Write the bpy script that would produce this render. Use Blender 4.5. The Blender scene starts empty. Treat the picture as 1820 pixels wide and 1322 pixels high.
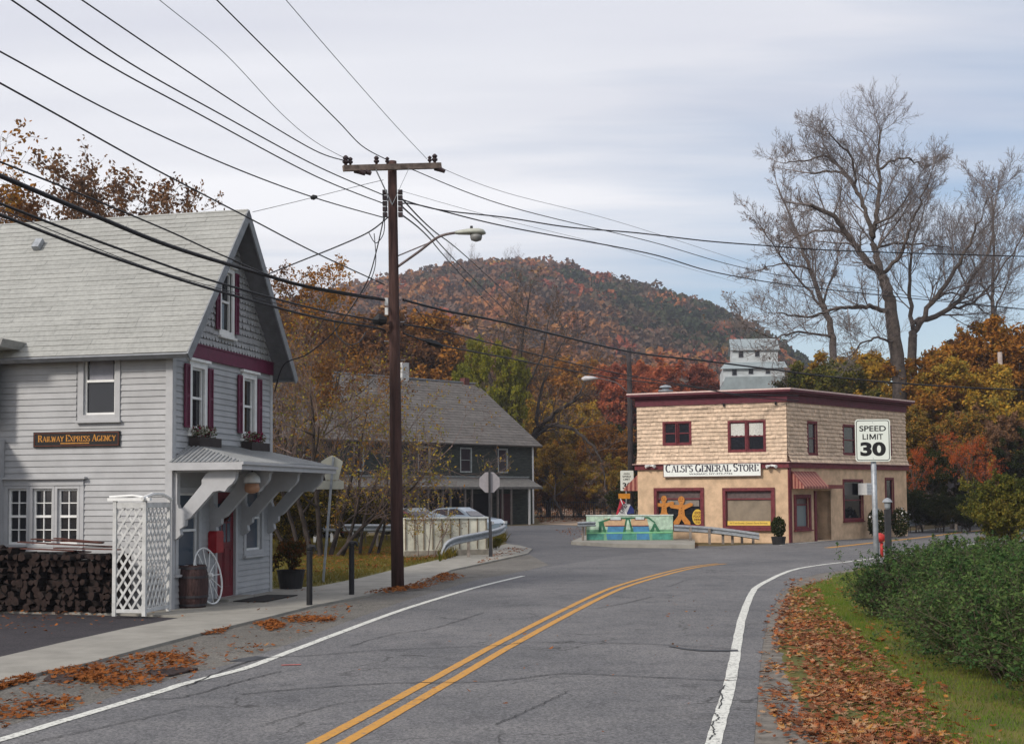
import bpy, math, random
import numpy as np
from mathutils import Vector, Matrix
# ---------------------------------------------------------------- camera, sky, sun, exposure
SC = bpy.context.scene; COL = SC.collection
F, CX, CY, CH = 2250.0, 910.0, 764.0, 2.0
PITCH, ROLL = math.radians(3.0), math.radians(0.4)
_r = Vector((1,0,0)); _f = Vector((0,math.cos(PITCH),math.sin(PITCH))); _u = Vector((0,-math.sin(PITCH),math.cos(PITCH)))
RT = _r*math.cos(ROLL)-_u*math.sin(ROLL); UP = _u*math.cos(ROLL)+_r*math.sin(ROLL)
cd = bpy.data.cameras.new('camera'); cam = bpy.data.objects.new('camera', cd); COL.objects.link(cam)
m = Matrix.Identity(4)
for i in range(3): m[i][0]=RT[i]; m[i][1]=UP[i]; m[i][2]=-_f[i]
m[2][3] = CH; cam.matrix_world = m
cd.sensor_width = 36; cd.lens = F/1820*36; cd.shift_y = (CY-661)/1820; cd.clip_end = 5000; cd.clip_start = .1
SC.camera = cam
SUN_DIR = Vector((-.62,-.62,.60)).normalized()
w = bpy.data.worlds.new('World'); SC.world = w; w.use_nodes = True
nt = w.node_tree; nt.nodes.clear(); N = nt.nodes.new; LK = nt.links.new
out = N('ShaderNodeOutputWorld'); bg = N('ShaderNodeBackground'); sky = N('ShaderNodeTexSky')
sky.sky_type='NISHITA'; sky.sun_disc=False
sky.sun_elevation=math.asin(SUN_DIR.z); sky.sun_rotation=math.atan2(SUN_DIR.x,SUN_DIR.y)
sky.air_density=1.0; sky.dust_density=1.0
bg.inputs['Strength'].default_value=.10
tc = N('ShaderNodeTexCoord'); sep = N('ShaderNodeSeparateXYZ'); LK(tc.outputs['Generated'],sep.inputs[0])
def MA(op,a,b=None,c=None,T=nt):
    n=T.nodes.new('ShaderNodeMath'); n.operation=op
    for i,v in enumerate((a,b,c)):
        if v is None: continue
        if isinstance(v,(int,float)): n.inputs[i].default_value=v
        else: T.links.new(v,n.inputs[i])
    return n.outputs[0]
zc = MA('MAXIMUM',sep.outputs[2],0.0); den = MA('ADD',zc,.10)
cmb = N('ShaderNodeCombineXYZ'); LK(MA('DIVIDE',sep.outputs[0],den),cmb.inputs[0]); LK(MA('DIVIDE',sep.outputs[1],den),cmb.inputs[1])
mp = N('ShaderNodeMapping'); mp.inputs['Rotation'].default_value=(0,0,.35); mp.inputs['Scale'].default_value=(.22,1.0,1)
LK(cmb.outputs[0],mp.inputs[0])
nz = N('ShaderNodeTexNoise'); nz.inputs['Scale'].default_value=.9; nz.inputs['Detail'].default_value=6; nz.inputs['Roughness'].default_value=.5; LK(mp.outputs[0],nz.inputs[0])
nz2 = N('ShaderNodeTexNoise'); nz2.inputs['Scale'].default_value=2.2; nz2.inputs['Detail'].default_value=5; nz2.inputs['Roughness'].default_value=.55; LK(mp.outputs[0],nz2.inputs[0])
def RAMP(fac,stops,T=nt,interp='LINEAR'):
    n=T.nodes.new('ShaderNodeValToRGB'); cr=n.color_ramp; cr.interpolation=interp
    while len(cr.elements)<len(stops): cr.elements.new(.5)
    for e,(p,c) in zip(cr.elements,stops): e.position=p; e.color=(*c,1) if len(c)==3 else c
    T.links.new(fac,n.inputs[0]); return n.outputs[0]
# cloud colour (thin bright veil with grey-lavender streaks)
cloud = RAMP(nz.outputs[0],[(.33,(5.4,5.55,6.3)),(.46,(6.6,6.7,7.15)),(.60,(8.2,8.2,8.4))])
# cover: full overhead, breaking into blue near the horizon
cov = MA('MULTIPLY_ADD',zc,5.2,-.50); cov = MA('ADD',cov,MA('MULTIPLY_ADD',nz2.outputs[0],2.2,-.95))
cov = MA('ADD',cov,MA('MULTIPLY',sep.outputs[0],-1.6)); cov = MA('MINIMUM',MA('MAXIMUM',cov,.05),.97)
mx = N('ShaderNodeMixRGB'); LK(cov,mx.inputs[0]); LK(sky.outputs[0],mx.inputs[1]); LK(cloud,mx.inputs[2])
LK(mx.outputs[0],bg.inputs[0]); LK(bg.outputs[0],out.inputs[0])
sl = bpy.data.lights.new('sun','SUN'); sl.energy=2.3; sl.angle=math.radians(10); sl.color=(1,.93,.82)
so = bpy.data.objects.new('sun',sl); COL.objects.link(so); so.rotation_euler = SUN_DIR.to_track_quat('Z','Y').to_euler()
SC.view_settings.view_transform='Standard'; SC.view_settings.look='None'; SC.view_settings.gamma=1
SC.view_settings.exposure=0.40
SC.cycles.use_denoising=True; SC.cycles.max_bounces=6; SC.cycles.diffuse_bounces=3; SC.cycles.transparent_max_bounces=6
# ---------------------------------------------------------------- pixel <-> place helpers (photo measurements)
def ray(px,py): return RT*((px-CX)/F)+UP*((CY-py)/F)+_f
EYE = Vector((0,0,CH))
def P(px,py,Y): d=ray(px,py); return EYE+d*(Y/d.y)
def Pz(px,py,z): d=ray(px,py); return EYE+d*((z-CH)/d.z)
def G(px,py,z=0.0): return Pz(px,py,z)
rng = np.random.default_rng(7); random.seed(7)
# ---------------------------------------------------------------- materials
MT = {}
def mat(name,col,rough=.8,var=.15,scale=6,bump=0.0,bscale=None,metal=0,col2=None,detail=5,spec=.3,stretch=None,isl=0):
    if name in MT: return MT[name]
    M=bpy.data.materials.new(name); M.use_nodes=True; t=M.node_tree; b=t.nodes['Principled BSDF']
    c2 = col2 or tuple(c*(1-var*2) for c in col); c1 = tuple(min(1,c*(1+var)) for c in col)
    tcn=t.nodes.new('ShaderNodeTexCoord'); src=tcn.outputs['Object']
    if stretch:
        mpn=t.nodes.new('ShaderNodeMapping'); mpn.inputs['Scale'].default_value=stretch; t.links.new(src,mpn.inputs[0]); src=mpn.outputs[0]
    nn=t.nodes.new('ShaderNodeTexNoise'); nn.inputs['Scale'].default_value=scale; nn.inputs['Detail'].default_value=detail; nn.inputs['Roughness'].default_value=.65
    t.links.new(src,nn.inputs[0])
    cc=RAMP(nn.outputs[0],[(.3,c2),(.62,c1)],t)
    if isl:
        gi=t.nodes.new('ShaderNodeNewGeometry'); v=MA('MULTIPLY_ADD',gi.outputs['Random Per Island'],2*isl,1-isl,T=t)
        st=t.nodes.new('ShaderNodeTexNoise'); st.inputs['Scale'].default_value=1.1; st.inputs['Detail'].default_value=7; st.inputs['Roughness'].default_value=.7; t.links.new(tcn.outputs['Object'],st.inputs[0])
        v=MA('MULTIPLY',v,MA('MULTIPLY_ADD',st.outputs[0],.5,.76,T=t),T=t)
        vm=t.nodes.new('ShaderNodeVectorMath'); vm.operation='SCALE'; t.links.new(cc,vm.inputs[0]); t.links.new(v,vm.inputs['Scale']); cc=vm.outputs[0]
    t.links.new(cc,b.inputs['Base Color'])
    b.inputs['Roughness'].default_value=rough; b.inputs['Metallic'].default_value=metal; b.inputs['Specular IOR Level'].default_value=spec
    if bump:
        bn=t.nodes.new('ShaderNodeTexNoise'); bn.inputs['Scale'].default_value=bscale or scale*6; bn.inputs['Detail'].default_value=4; t.links.new(src,bn.inputs[0])
        bb=t.nodes.new('ShaderNodeBump'); bb.inputs['Strength'].default_value=bump; bb.inputs['Distance'].default_value=.02
        t.links.new(bn.outputs[0],bb.inputs['Height']); t.links.new(bb.outputs[0],b.inputs['Normal'])
    MT[name]=M; return M
def leafmat(name,stops,transl=.3,patch=None):
    M=bpy.data.materials.new(name); M.use_nodes=True; t=M.node_tree; t.nodes.remove(t.nodes['Principled BSDF'])
    o=t.nodes['Material Output']; g=t.nodes.new('ShaderNodeNewGeometry')
    fac=g.outputs['Random Per Island']
    tcn=t.nodes.new('ShaderNodeTexCoord'); nn=t.nodes.new('ShaderNodeTexNoise'); nn.inputs['Scale'].default_value=patch or .5; nn.inputs['Detail'].default_value=3
    t.links.new(tcn.outputs['Object'],nn.inputs[0])
    oi=t.nodes.new('ShaderNodeObjectInfo')
    fac=MA('ADD',MA('MULTIPLY',fac,.5,T=t),MA('MULTIPLY_ADD',nn.outputs[0],1.5,-.5,T=t),T=t)
    fac=MA('ADD',fac,MA('MULTIPLY_ADD',oi.outputs['Random'],.16,-.08,T=t),T=t)
    n=len(stops); c=RAMP(fac,[(i/(n-1)*.9+.05,s) for i,s in enumerate(stops)],t)
    d=t.nodes.new('ShaderNodeBsdfDiffuse'); tr=t.nodes.new('ShaderNodeBsdfTranslucent'); mxx=t.nodes.new('ShaderNodeMixShader')
    t.links.new(c,d.inputs[0]); t.links.new(c,tr.inputs[0]); mxx.inputs[0].default_value=transl
    t.links.new(d.outputs[0],mxx.inputs[1]); t.links.new(tr.outputs[0],mxx.inputs[2]); t.links.new(mxx.outputs[0],o.inputs[0])
    MT[name]=M; return M
def glassmat(name,col=(.012,.013,.018),rough=.06):
    M=bpy.data.materials.new(name); M.use_nodes=True; b=M.node_tree.nodes['Principled BSDF']
    b.inputs['Base Color'].default_value=(*col,1); b.inputs['Roughness'].default_value=rough; b.inputs['Specular IOR Level'].default_value=.6
    MT[name]=M; return M
# ---------------------------------------------------------------- mesh helpers
def meta(o,label=None,cat=None,group=None,kind=None):
    if label: o['label']=label
    if cat: o['category']=cat
    if group: o['group']=group
    if kind: o['kind']=kind
    return o
def thing(name,loc,label,cat,group=None):
    o=bpy.data.objects.new(name,None); COL.objects.link(o); o.location=loc; o.empty_display_size=.1
    o['wloc']=tuple(loc) if False else 0; del o['wloc']
    return meta(o,label,cat,group)
def wloc(o):
    v=Vector((0,0,0))
    while o is not None: v=v+o.location; o=o.parent
    return v
class MB:
    def __init__(s,M=None): s.v=[];s.f=[];s.mi=[];s.M=M
    def add(s,vs,fs,mi=0,M=None):
        b=len(s.v); M=M or s.M
        for p in vs:
            p=Vector(p); s.v.append(M@p if M else p)
        for q in fs: s.f.append([b+i for i in q]); s.mi.append(mi)
    def box(s,x0,x1,y0,y1,z0,z1,mi=0,M=None):
        s.add([(x0,y0,z0),(x1,y0,z0),(x1,y1,z0),(x0,y1,z0),(x0,y0,z1),(x1,y0,z1),(x1,y1,z1),(x0,y1,z1)],
              [(0,3,2,1),(4,5,6,7),(0,1,5,4),(1,2,6,5),(2,3,7,6),(3,0,4,7)],mi,M)
    def bar(s,p0,p1,w,h,mi=0,up=(0,0,1)):
        p0=Vector(p0);p1=Vector(p1);d=(p1-p0).normalized();u=Vector(up)
        if abs(d.dot(u))>.98: u=Vector((1,0,0))
        a=d.cross(u).normalized();b=a.cross(d)
        vs=[p+a*(i*w/2)+b*(j*h/2) for p in (p0,p1) for i,j in((-1,-1),(1,-1),(1,1),(-1,1))]
        s.add(vs,[(0,1,2,3),(7,6,5,4),(0,4,5,1),(1,5,6,2),(2,6,7,3),(3,7,4,0)],mi)
    def tube(s,pts,r,n=8,mi=0,cap=True):
        pts=[Vector(p) for p in pts]; rs=r if isinstance(r,(list,tuple)) else [r]*len(pts)
        vs=[];fs=[];ref=None
        for i,p in enumerate(pts):
            d=(pts[min(i+1,len(pts)-1)]-pts[max(i-1,0)]).normalized()
            if ref is None: ref=Vector((0,0,1)) if abs(d.z)<.9 else Vector((1,0,0))
            a=d.cross(ref).normalized(); b=d.cross(a).normalized(); ref=b.cross(d)*-1 if False else ref
            for k in range(n):
                t=2*math.pi*k/n; vs.append(p+a*(math.cos(t)*rs[i])+b*(math.sin(t)*rs[i]))
        for i in range(len(pts)-1):
            for k in range(n):
                k2=(k+1)%n; fs.append((i*n+k,i*n+k2,(i+1)*n+k2,(i+1)*n+k))
        if cap: fs.append(tuple(range(n))[::-1]); fs.append(tuple((len(pts)-1)*n+k for k in range(n)))
        s.add(vs,fs,mi)
    def cyl(s,p0,p1,r0,r1=None,n=12,mi=0): s.tube([p0,p1],[r0,r0 if r1 is None else r1],n,mi)
    def lathe(s,c,prof,n=16,mi=0,M=None):
        c=Vector(c);vs=[];fs=[]
        for r,z in prof:
            for k in range(n):
                t=2*math.pi*k/n; vs.append((c.x+r*math.cos(t),c.y+r*math.sin(t),c.z+z))
        for i in range(len(prof)-1):
            for k in range(n):
                k2=(k+1)%n; fs.append((i*n+k,i*n+k2,(i+1)*n+k2,(i+1)*n+k))
        fs.append(tuple(range(n))[::-1]); fs.append(tuple((len(prof)-1)*n+k for k in range(n)))
        s.add(vs,fs,mi,M)
    def prism(s,poly,n0,n1,mi=0,M=None):
        """poly in (u,z), extruded along the middle axis"""
        k=len(poly); vs=[(u,n0,z) for u,z in poly]+[(u,n1,z) for u,z in poly]
        fs=[tuple(range(k)),tuple(range(k,2*k))[::-1]]+[(i,(i+1)%k,k+(i+1)%k,k+i) for i in range(k)]
        s.add(vs,fs,mi,M)
    def slab(s,poly,z0,z1,mi=0):
        """poly of (x,y) extruded in z"""
        k=len(poly); vs=[(p[0],p[1],z1) for p in poly]+[(p[0],p[1],z0) for p in poly]
        fs=[tuple(range(k)),tuple(range(k,2*k))[::-1]]+[(i,(i+1)%k,k+(i+1)%k,k+i) for i in range(k)]
        s.add(vs,fs,mi)
    def build(s,name,mats,parent=None,label=None,cat=None,group=None,kind=None,smooth=False,loc=None):
        base=wloc(parent) if parent else (Vector(loc) if loc is not None else Vector((0,0,0)))
        me=bpy.data.meshes.new(name); me.from_pydata([tuple(p-base) for p in s.v],[],s.f)
        if not isinstance(mats,(list,tuple)): mats=[mats]
        for mm in mats: me.materials.append(mm)
        if len(mats)>1: me.polygons.foreach_set('material_index',s.mi)
        if smooth: me.polygons.foreach_set('use_smooth',[True]*len(s.f))
        me.update(); o=bpy.data.objects.new(name,me); COL.objects.link(o)
        if parent: o.parent=parent
        else: o.location=base
        return meta(o,label,cat,group,kind)
def mesh_np(name,V,Fc,mats):
    me=bpy.data.meshes.new(name); k=Fc.shape[1]
    me.vertices.add(len(V)); me.vertices.foreach_set('co',np.ascontiguousarray(V,dtype=np.float32).ravel())
    me.loops.add(Fc.size); me.loops.foreach_set('vertex_index',np.ascontiguousarray(Fc,dtype=np.int32).ravel())
    me.polygons.add(len(Fc)); me.polygons.foreach_set('loop_start',np.arange(0,Fc.size,k,dtype=np.int32))
    try: me.polygons.foreach_set('loop_total',np.full(len(Fc),k,dtype=np.int32))
    except Exception: pass
    for mm in (mats if isinstance(mats,(list,tuple)) else [mats]): me.materials.append(mm)
    me.update(calc_edges=True); me.validate(); return me
def link(name,me,parent=None,loc=(0,0,0),**k):
    o=bpy.data.objects.new(name,me); COL.objects.link(o); o.location=loc
    if parent: o.parent=parent
    return meta(o,**k)
def copy_tree(o,parent=None):
    c=o.copy(); COL.objects.link(c)
    if parent: c.parent=parent
    for ch in o.children: copy_tree(ch,c)
    return c
# walls: local (u along wall to the viewer's right, n outward, z up)
class Wall:
    def __init__(s,O,u):
        s.O=Vector(O); s.u=Vector((u[0],u[1],0)).normalized(); s.n=Vector((s.u.y,-s.u.x,0)); s.z=Vector((0,0,1))
        s.M=Matrix(((s.u.x,s.n.x,0,s.O.x),(s.u.y,s.n.y,0,s.O.y),(0,0,1,s.O.z),(0,0,0,1)))
    def uv(s,px,py,n=0):
        d=ray(px,py); o=s.O+s.n*n; t=(o-EYE).dot(s.n)/d.dot(s.n); q=EYE+d*t-s.O
        return q.dot(s.u),q.z
    def rect(s,x0,y0,x1,y1,n=0):
        xm,ym=(x0+x1)/2,(y0+y1)/2
        return s.uv(x0,ym,n)[0],s.uv(x1,ym,n)[0],s.uv(xm,y1,n)[1],s.uv(xm,y0,n)[1]
    def w(s,u,n,z): return s.M@Vector((u,n,z))
def plane(O,u,z,n):
    u=Vector(u).normalized();z=Vector(z).normalized();n=Vector(n).normalized()
    return Matrix(((u.x,n.x,z.x,O[0]),(u.y,n.y,z.y,O[1]),(u.z,n.z,z.z,O[2]),(0,0,0,1)))
def sub(iv,a,b):
    o=[]
    for x,y in iv:
        if b<=x or a>=y: o.append((x,y)); continue
        if a>x: o.append((x,a))
        if b<y: o.append((b,y))
    return o
def clap(mb,u0,u1,z0,z1,holes=(),row=.115,dep=.016,ulim=None,M=None,piece=None,flare=None,scallop=False,mi=0,jit=0.0):
    z=z0; R=random.Random(int((u1-u0)*1000)+int(z0*77))
    fl=flare or (lambda z:0.0)
    while z<z1-1e-4:
        zt=min(z+row,z1); br=sorted({z,zt,*[q for h in holes for q in (h[2],h[3]) if z<q<zt]})
        off=R.uniform(0,.2)
        for a,b in zip(br,br[1:]):
            lo0,hi0=(ulim(a) if ulim else (u0,u1)); lo1,hi1=(ulim(b) if ulim else (u0,u1)); mid=(a+b)/2
            iv=[(lo0,hi0)]
            for h in holes:
                if h[2]<mid<h[3]: iv=sub(iv,h[0],h[1])
            if piece:
                iv2=[]
                for x,y in iv:
                    c=x; 
                    while c<y-1e-4:
                        wd=piece*R.uniform(.7,1.4) if not scallop else piece
                        e=min(c+wd,y); 
                        if y-e<.04: e=y
                        iv2.append((c,e-(.004 if e<y else 0))); c=e
                iv=iv2
            for x,y in iv:
                xt=lo1 if x==lo0 else x; yt=hi1 if y==hi0 else y
                xt=max(xt,lo1); yt=min(yt,hi1)
                if yt<xt: xt=yt=(xt+yt)/2
                j=R.uniform(-.25,.6)*dep if piece else 0; jz=R.uniform(-jit,jit) if piece else 0
                na=dep*(1-(a-z)/row)+.002+j+fl(a); nb=dep*(1-(b-z)/row)+.002+fl(b)
                aa=a+jz if a==z else a
                if scallop and a==z and y-x>piece*.8:
                    xm=(x+y)/2;h=(b-a)*.45
                    mb.add([(x,na,a+h),(x+(y-x)*.2,na,a+h*.3),(xm,na,a),(y-(y-x)*.2,na,a+h*.3),(y,na,a+h),(yt,nb,b),(xt,nb,b)],[(0,1,2,3,4,5,6)],mi,M)
                    mb.add([(x,fl(a),a+h),(x+(y-x)*.2,fl(a),a+h*.3),(xm,fl(a),a),(y-(y-x)*.2,fl(a),a+h*.3),(y,fl(a),a+h),(x,na,a+h),(x+(y-x)*.2,na,a+h*.3),(xm,na,a),(y-(y-x)*.2,na,a+h*.3),(y,na,a+h)],[(0,1,6,5),(1,2,7,6),(2,3,8,7),(3,4,9,8)],mi,M)
                else:
                    mb.add([(x,na,aa),(y,na,aa),(yt,nb,b),(xt,nb,b)],[(0,1,2,3)],mi,M)
                    if a==z: mb.add([(x,fl(a)-.004,aa),(y,fl(a)-.004,aa),(y,na,aa),(x,na,aa)],[(0,1,2,3)],mi,M)
        z=zt
def panel(mb,u0,u1,z0,z1,holes=(),n=0,th=.2,mi=0,M=None):
    us=sorted({u0,u1,*[min(max(q,u0),u1) for h in holes for q in h[:2]]}); zs=sorted({z0,z1,*[min(max(q,z0),z1) for h in holes for q in h[2:4]]})
    for a,b in zip(us,us[1:]):
        for c,d in zip(zs,zs[1:]):
            if any(h[0]<(a+b)/2<h[1] and h[2]<(c+d)/2<h[3] for h in holes): continue
            mb.add([(a,n,c),(b,n,c),(b,n,d),(a,n,d)],[(0,1,2,3)],mi,M)
    for h in holes:   # reveals
        a,b,c,d=h[:4]; q=n-th
        mb.add([(a,n,c),(b,n,c),(b,n,d),(a,n,d),(a,q,c),(b,q,c),(b,q,d),(a,q,d)],[(0,1,5,4),(1,2,6,5),(2,3,7,6),(3,0,4,7)],mi,M)
def ring(mb,u0,u1,z0,z1,w,n0,n1,mi=0,M=None,wb=None):
    wb=w if wb is None else wb
    mb.box(u0-w,u1+w,n0,n1,z1,z1+w,mi,M); mb.box(u0-w,u1+w,n0,n1,z0-wb,z0,mi,M)
    mb.box(u0-w,u0,n0,n1,z0,z1,mi,M); mb.box(u1,u1+w,n0,n1,z0,z1,mi,M)
def window(par,W,r,trim,tm,sm,gm,cols=1,rows=1,sill=True,double=True,cap=False,label=None,name='window',mull=.018,curtain=None,deep=.07):
    u0,u1,z0,z1=r; mb=MB(W.M); ring(mb,u0,u1,z0,z1,trim,0.002,.035)
    if cap: mb.box(u0-trim-.05,u1+trim+.05,0.0,.09,z1+trim+.001,z1+trim+.05)
    fr=mb.build(name,tm,par,label)
    s=MB(W.M); ring(s,u0+.04,u1-.04,z0+.04,z1-.04,.04,-deep,-.02)
    zm=(z0+z1)/2
    if double:
        s.box(u0+.04,u1-.04,-deep,-.012,zm-.022,zm+.022)
        sec=[(z0+.04,zm-.022),(zm+.022,z1-.04)]
    else: sec=[(z0+.04,z1-.04)]
    for a,b in sec:
        for i in range(1,cols): u=u0+.04+(u1-u0-.08)*i/cols; s.box(u-mull/2,u+mull/2,-deep+.01,-.026,a,b)
        for i in range(1,rows): z=a+(b-a)*i/rows; s.box(u0+.04,u1-.04,-deep+.011,-.028,z-mull/2,z+mull/2)
    s.build('sash',sm,fr)
    g=MB(W.M); g.add([(u0+.02,-deep+.015,z0+.02),(u1-.02,-deep+.015,z0+.02),(u1-.02,-deep+.015,z1-.02),(u0+.02,-deep+.015,z1-.02)],[(0,1,2,3)]); g.build('pane',gm,fr)
    if sill:
        q=MB(W.M); q.box(u0-trim-.03,u1+trim+.03,.0,.085,z0-trim-.045,z0-trim-.001); q.build('sill',tm,fr)
    if curtain:
        c=MB(W.M); n=24
        cz0=zm+.03; vs=[];fs=[]
        for i in range(n+1):
            u=u0+.05+(u1-u0-.1)*i/n; nn=-deep+.021+.003*math.sin(i*1.9); vs+=[(u,nn,cz0+.02*math.sin(i*.8)),(u,nn,z1-.05)]
        for i in range(n): fs.append((2*i,2*i+2,2*i+3,2*i+1))
        c.add(vs,fs); c.build('curtain',curtain,fr)
    return fr
# lettering
def write(W,text,u0,u1,z0,z1,n,m,par,name='lettering',bold=.0,keep=True):
    cu=bpy.data.curves.new('t','FONT'); cu.body=text; cu.size=1; cu.offset=bold; cu.fill_mode='BOTH' if hasattr(cu,'fill_mode') else cu.fill_mode
    ob=bpy.data.objects.new('t',cu); COL.objects.link(ob); bpy.context.view_layer.update()
    me=bpy.data.meshes.new_from_object(ob.evaluated_get(bpy.context.evaluated_depsgraph_get()))
    vs=[v.co.copy() for v in me.vertices]; fs=[tuple(p.vertices) for p in me.polygons]
    bpy.data.objects.remove(ob); bpy.data.meshes.remove(me); bpy.data.curves.remove(cu)
    xs=[v.x for v in vs]; ys=[v.y for v in vs]; sx=(u1-u0)/(max(xs)-min(xs)); sz=(z1-z0)/(max(ys)-min(ys))
    mb=MB(W.M if isinstance(W,Wall) else W); mb.add([(u0+(v.x-min(xs))*sx,n,z0+(v.y-min(ys))*sz) for v in vs],fs)
    return mb.build(name,m,par)
def arc(cx,cy,rx,ry,a0,a1,k=9): return [(cx+rx*math.cos(math.radians(a0+(a1-a0)*i/k)),cy+ry*math.sin(math.radians(a0+(a1-a0)*i/k))) for i in range(k+1)]
GL={'C':(.75,[arc(.38,.5,.36,.5,50,310,12)]),'G':(.8,[arc(.38,.5,.36,.5,50,330,12),[(.72,.05),(.72,.42)],[(.48,.42),(.82,.42)]]),
'A':(.8,[[(.05,0),(.4,1)],[(.4,1),(.75,0)],[(.18,.34),(.62,.34)]]),'L':(.62,[[(.12,0),(.12,1)],[(.12,.03),(.6,.03),(.6,.2)]]),
'S':(.6,[arc(.3,.75,.24,.24,30,270,9)+arc(.3,.26,.26,.25,90,-150,9)]),'I':(.3,[[(.15,0),(.15,1)]]),"'":(.15,[[(.08,.8),(.1,1.05)]]),
'E':(.65,[[(.12,0),(.12,1)],[(.12,.97),(.6,.97),(.6,.82)],[(.12,.5),(.48,.5)],[(.12,.03),(.62,.03),(.62,.2)]]),
'N':(.85,[[(.12,0),(.12,1)],[(.12,1),(.72,0)],[(.72,0),(.72,1)]]),'R':(.78,[[(.12,0),(.12,1)],[(.12,.97),(.4,.97)]+arc(.4,.74,.22,.23,90,-90,7)+[(.12,.5)],[(.4,.5),(.72,0)]]),
'T':(.75,[[(.37,0),(.37,1)],[(.03,.82),(.03,.97),(.71,.97),(.71,.82)]]),'O':(.82,[arc(.4,.5,.37,.5,0,360,16)]),
'W':(1.05,[[(.03,1),(.3,0)],[(.3,0),(.52,.9)],[(.52,.9),(.76,0)],[(.76,0),(1.0,1)]]),'Y':(.75,[[(.03,1),(.37,.48)],[(.72,1),(.37,.48)],[(.37,.48),(.37,0)]]),
'X':(.75,[[(.05,0),(.68,1)],[(.05,1),(.7,0)]]),'P':(.7,[[(.12,0),(.12,1)],[(.12,.97),(.4,.97)]+arc(.4,.73,.24,.24,90,-90,7)+[(.12,.49)]])}
def serif(W,words,u0,u1,z0,z1,n,m,par,small=.78):
    H=z1-z0; total=0; lay=[]
    for wi,wd in enumerate(words):
        for i,ch in enumerate(wd):
            g=GL[ch]; s=1.0 if i==0 else small; lay.append((total,ch,s)); total+=(g[0]+.14)*s
        total+=.35
    total-=.49; sx=(u1-u0)/total; mb=MB(W.M if isinstance(W,Wall) else W); nn=n
    for x,ch,s in lay:
        for st in GL[ch][1]:
            pts=[(u0+(x+a*s)*sx,z0+b*s*H) for a,b in st]
            for (a,b),(c,d) in zip(pts,pts[1:]):
                L=math.hypot(c-a,d-b) or 1e-6; wv=(.055+.15*abs(d-b)/L)*H*s*.5
                if ch in'AWNX' and (c-a)*(d-b)>0: wv*=.5
                px_,pz_=-(d-b)/L*wv,(c-a)/L*wv; ex,ez=(c-a)/L*wv*.4,(d-b)/L*wv*.4; nn+=1e-5
                mb.add([(a+px_-ex,nn,b+pz_-ez),(c+px_+ex,nn,d+pz_+ez),(c-px_+ex,nn,d-pz_+ez),(a-px_-ex,nn,b-pz_-ez)],[(0,1,2,3)])
            if len(st)==2 and abs(st[0][0]-st[1][0])<.5 and abs(st[0][1]-st[1][1])>.7:
                for (a,b) in st:
                    if b in(0,1) and not(ch=='A' and b==1):
                        U,Z=u0+(x+a*s)*sx,z0+b*s*H; h=.045*H*s; nn+=1e-5
                        mb.add([(U-.17*sx*s,nn,Z-h*(b)),(U+.17*sx*s,nn,Z-h*b),(U+.17*sx*s,nn,Z+h*(1-b)),(U-.17*sx*s,nn,Z+h*(1-b))],[(0,1,2,3)])
    return mb.build('lettering',m,par)
# ---------------------------------------------------------------- material set
siding=mat('grey_siding_paint',(.345,.347,.362),.55,.05,3,.05,isl=.07)
trimw=mat('grey_trim_paint',(.39,.392,.41),.5,.05,4)
whitep=mat('white_paint',(.72,.72,.72),.45,.06,8)
roofm=mat('roof_shingle_grey',(.30,.302,.292),.9,.08,14,.3,60,isl=.05)
plum=mat('plum_paint',(.12,.018,.05),.5,.12,6)
glass=glassmat('dark_glass')
glassb=glassmat('blue_glass',(.05,.07,.10),.12)
lace=mat('lace_curtain',(.55,.55,.52),.9,.2,30)
blind=mat('window_blind',(.26,.26,.30),.8,.08,4)
maroon=mat('maroon_paint',(.14,.022,.03),.6,.22,9)
tan=mat('tan_stucco',(.55,.385,.255),.9,.10,2.2,.3,40,isl=.001)
shing=mat('cream_wall_shingle',(.58,.44,.33),.9,.14,9,.3,30,isl=.13)
metalg=mat('galvanised_metal',(.30,.32,.35),.5,.15,10,metal=.35)
blackm=mat('black_iron',(.012,.012,.014),.6,.2,8)
wood=mat('pole_wood',(.058,.029,.025),.85,.3,3,.5,30,stretch=(4,4,.35))
woodg=mat('grey_weathered_wood',(.20,.17,.15),.85,.25,5,.4,30)
conc=mat('concrete',(.25,.238,.215),.92,.10,1.6,.3,60)
asph=None
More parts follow.
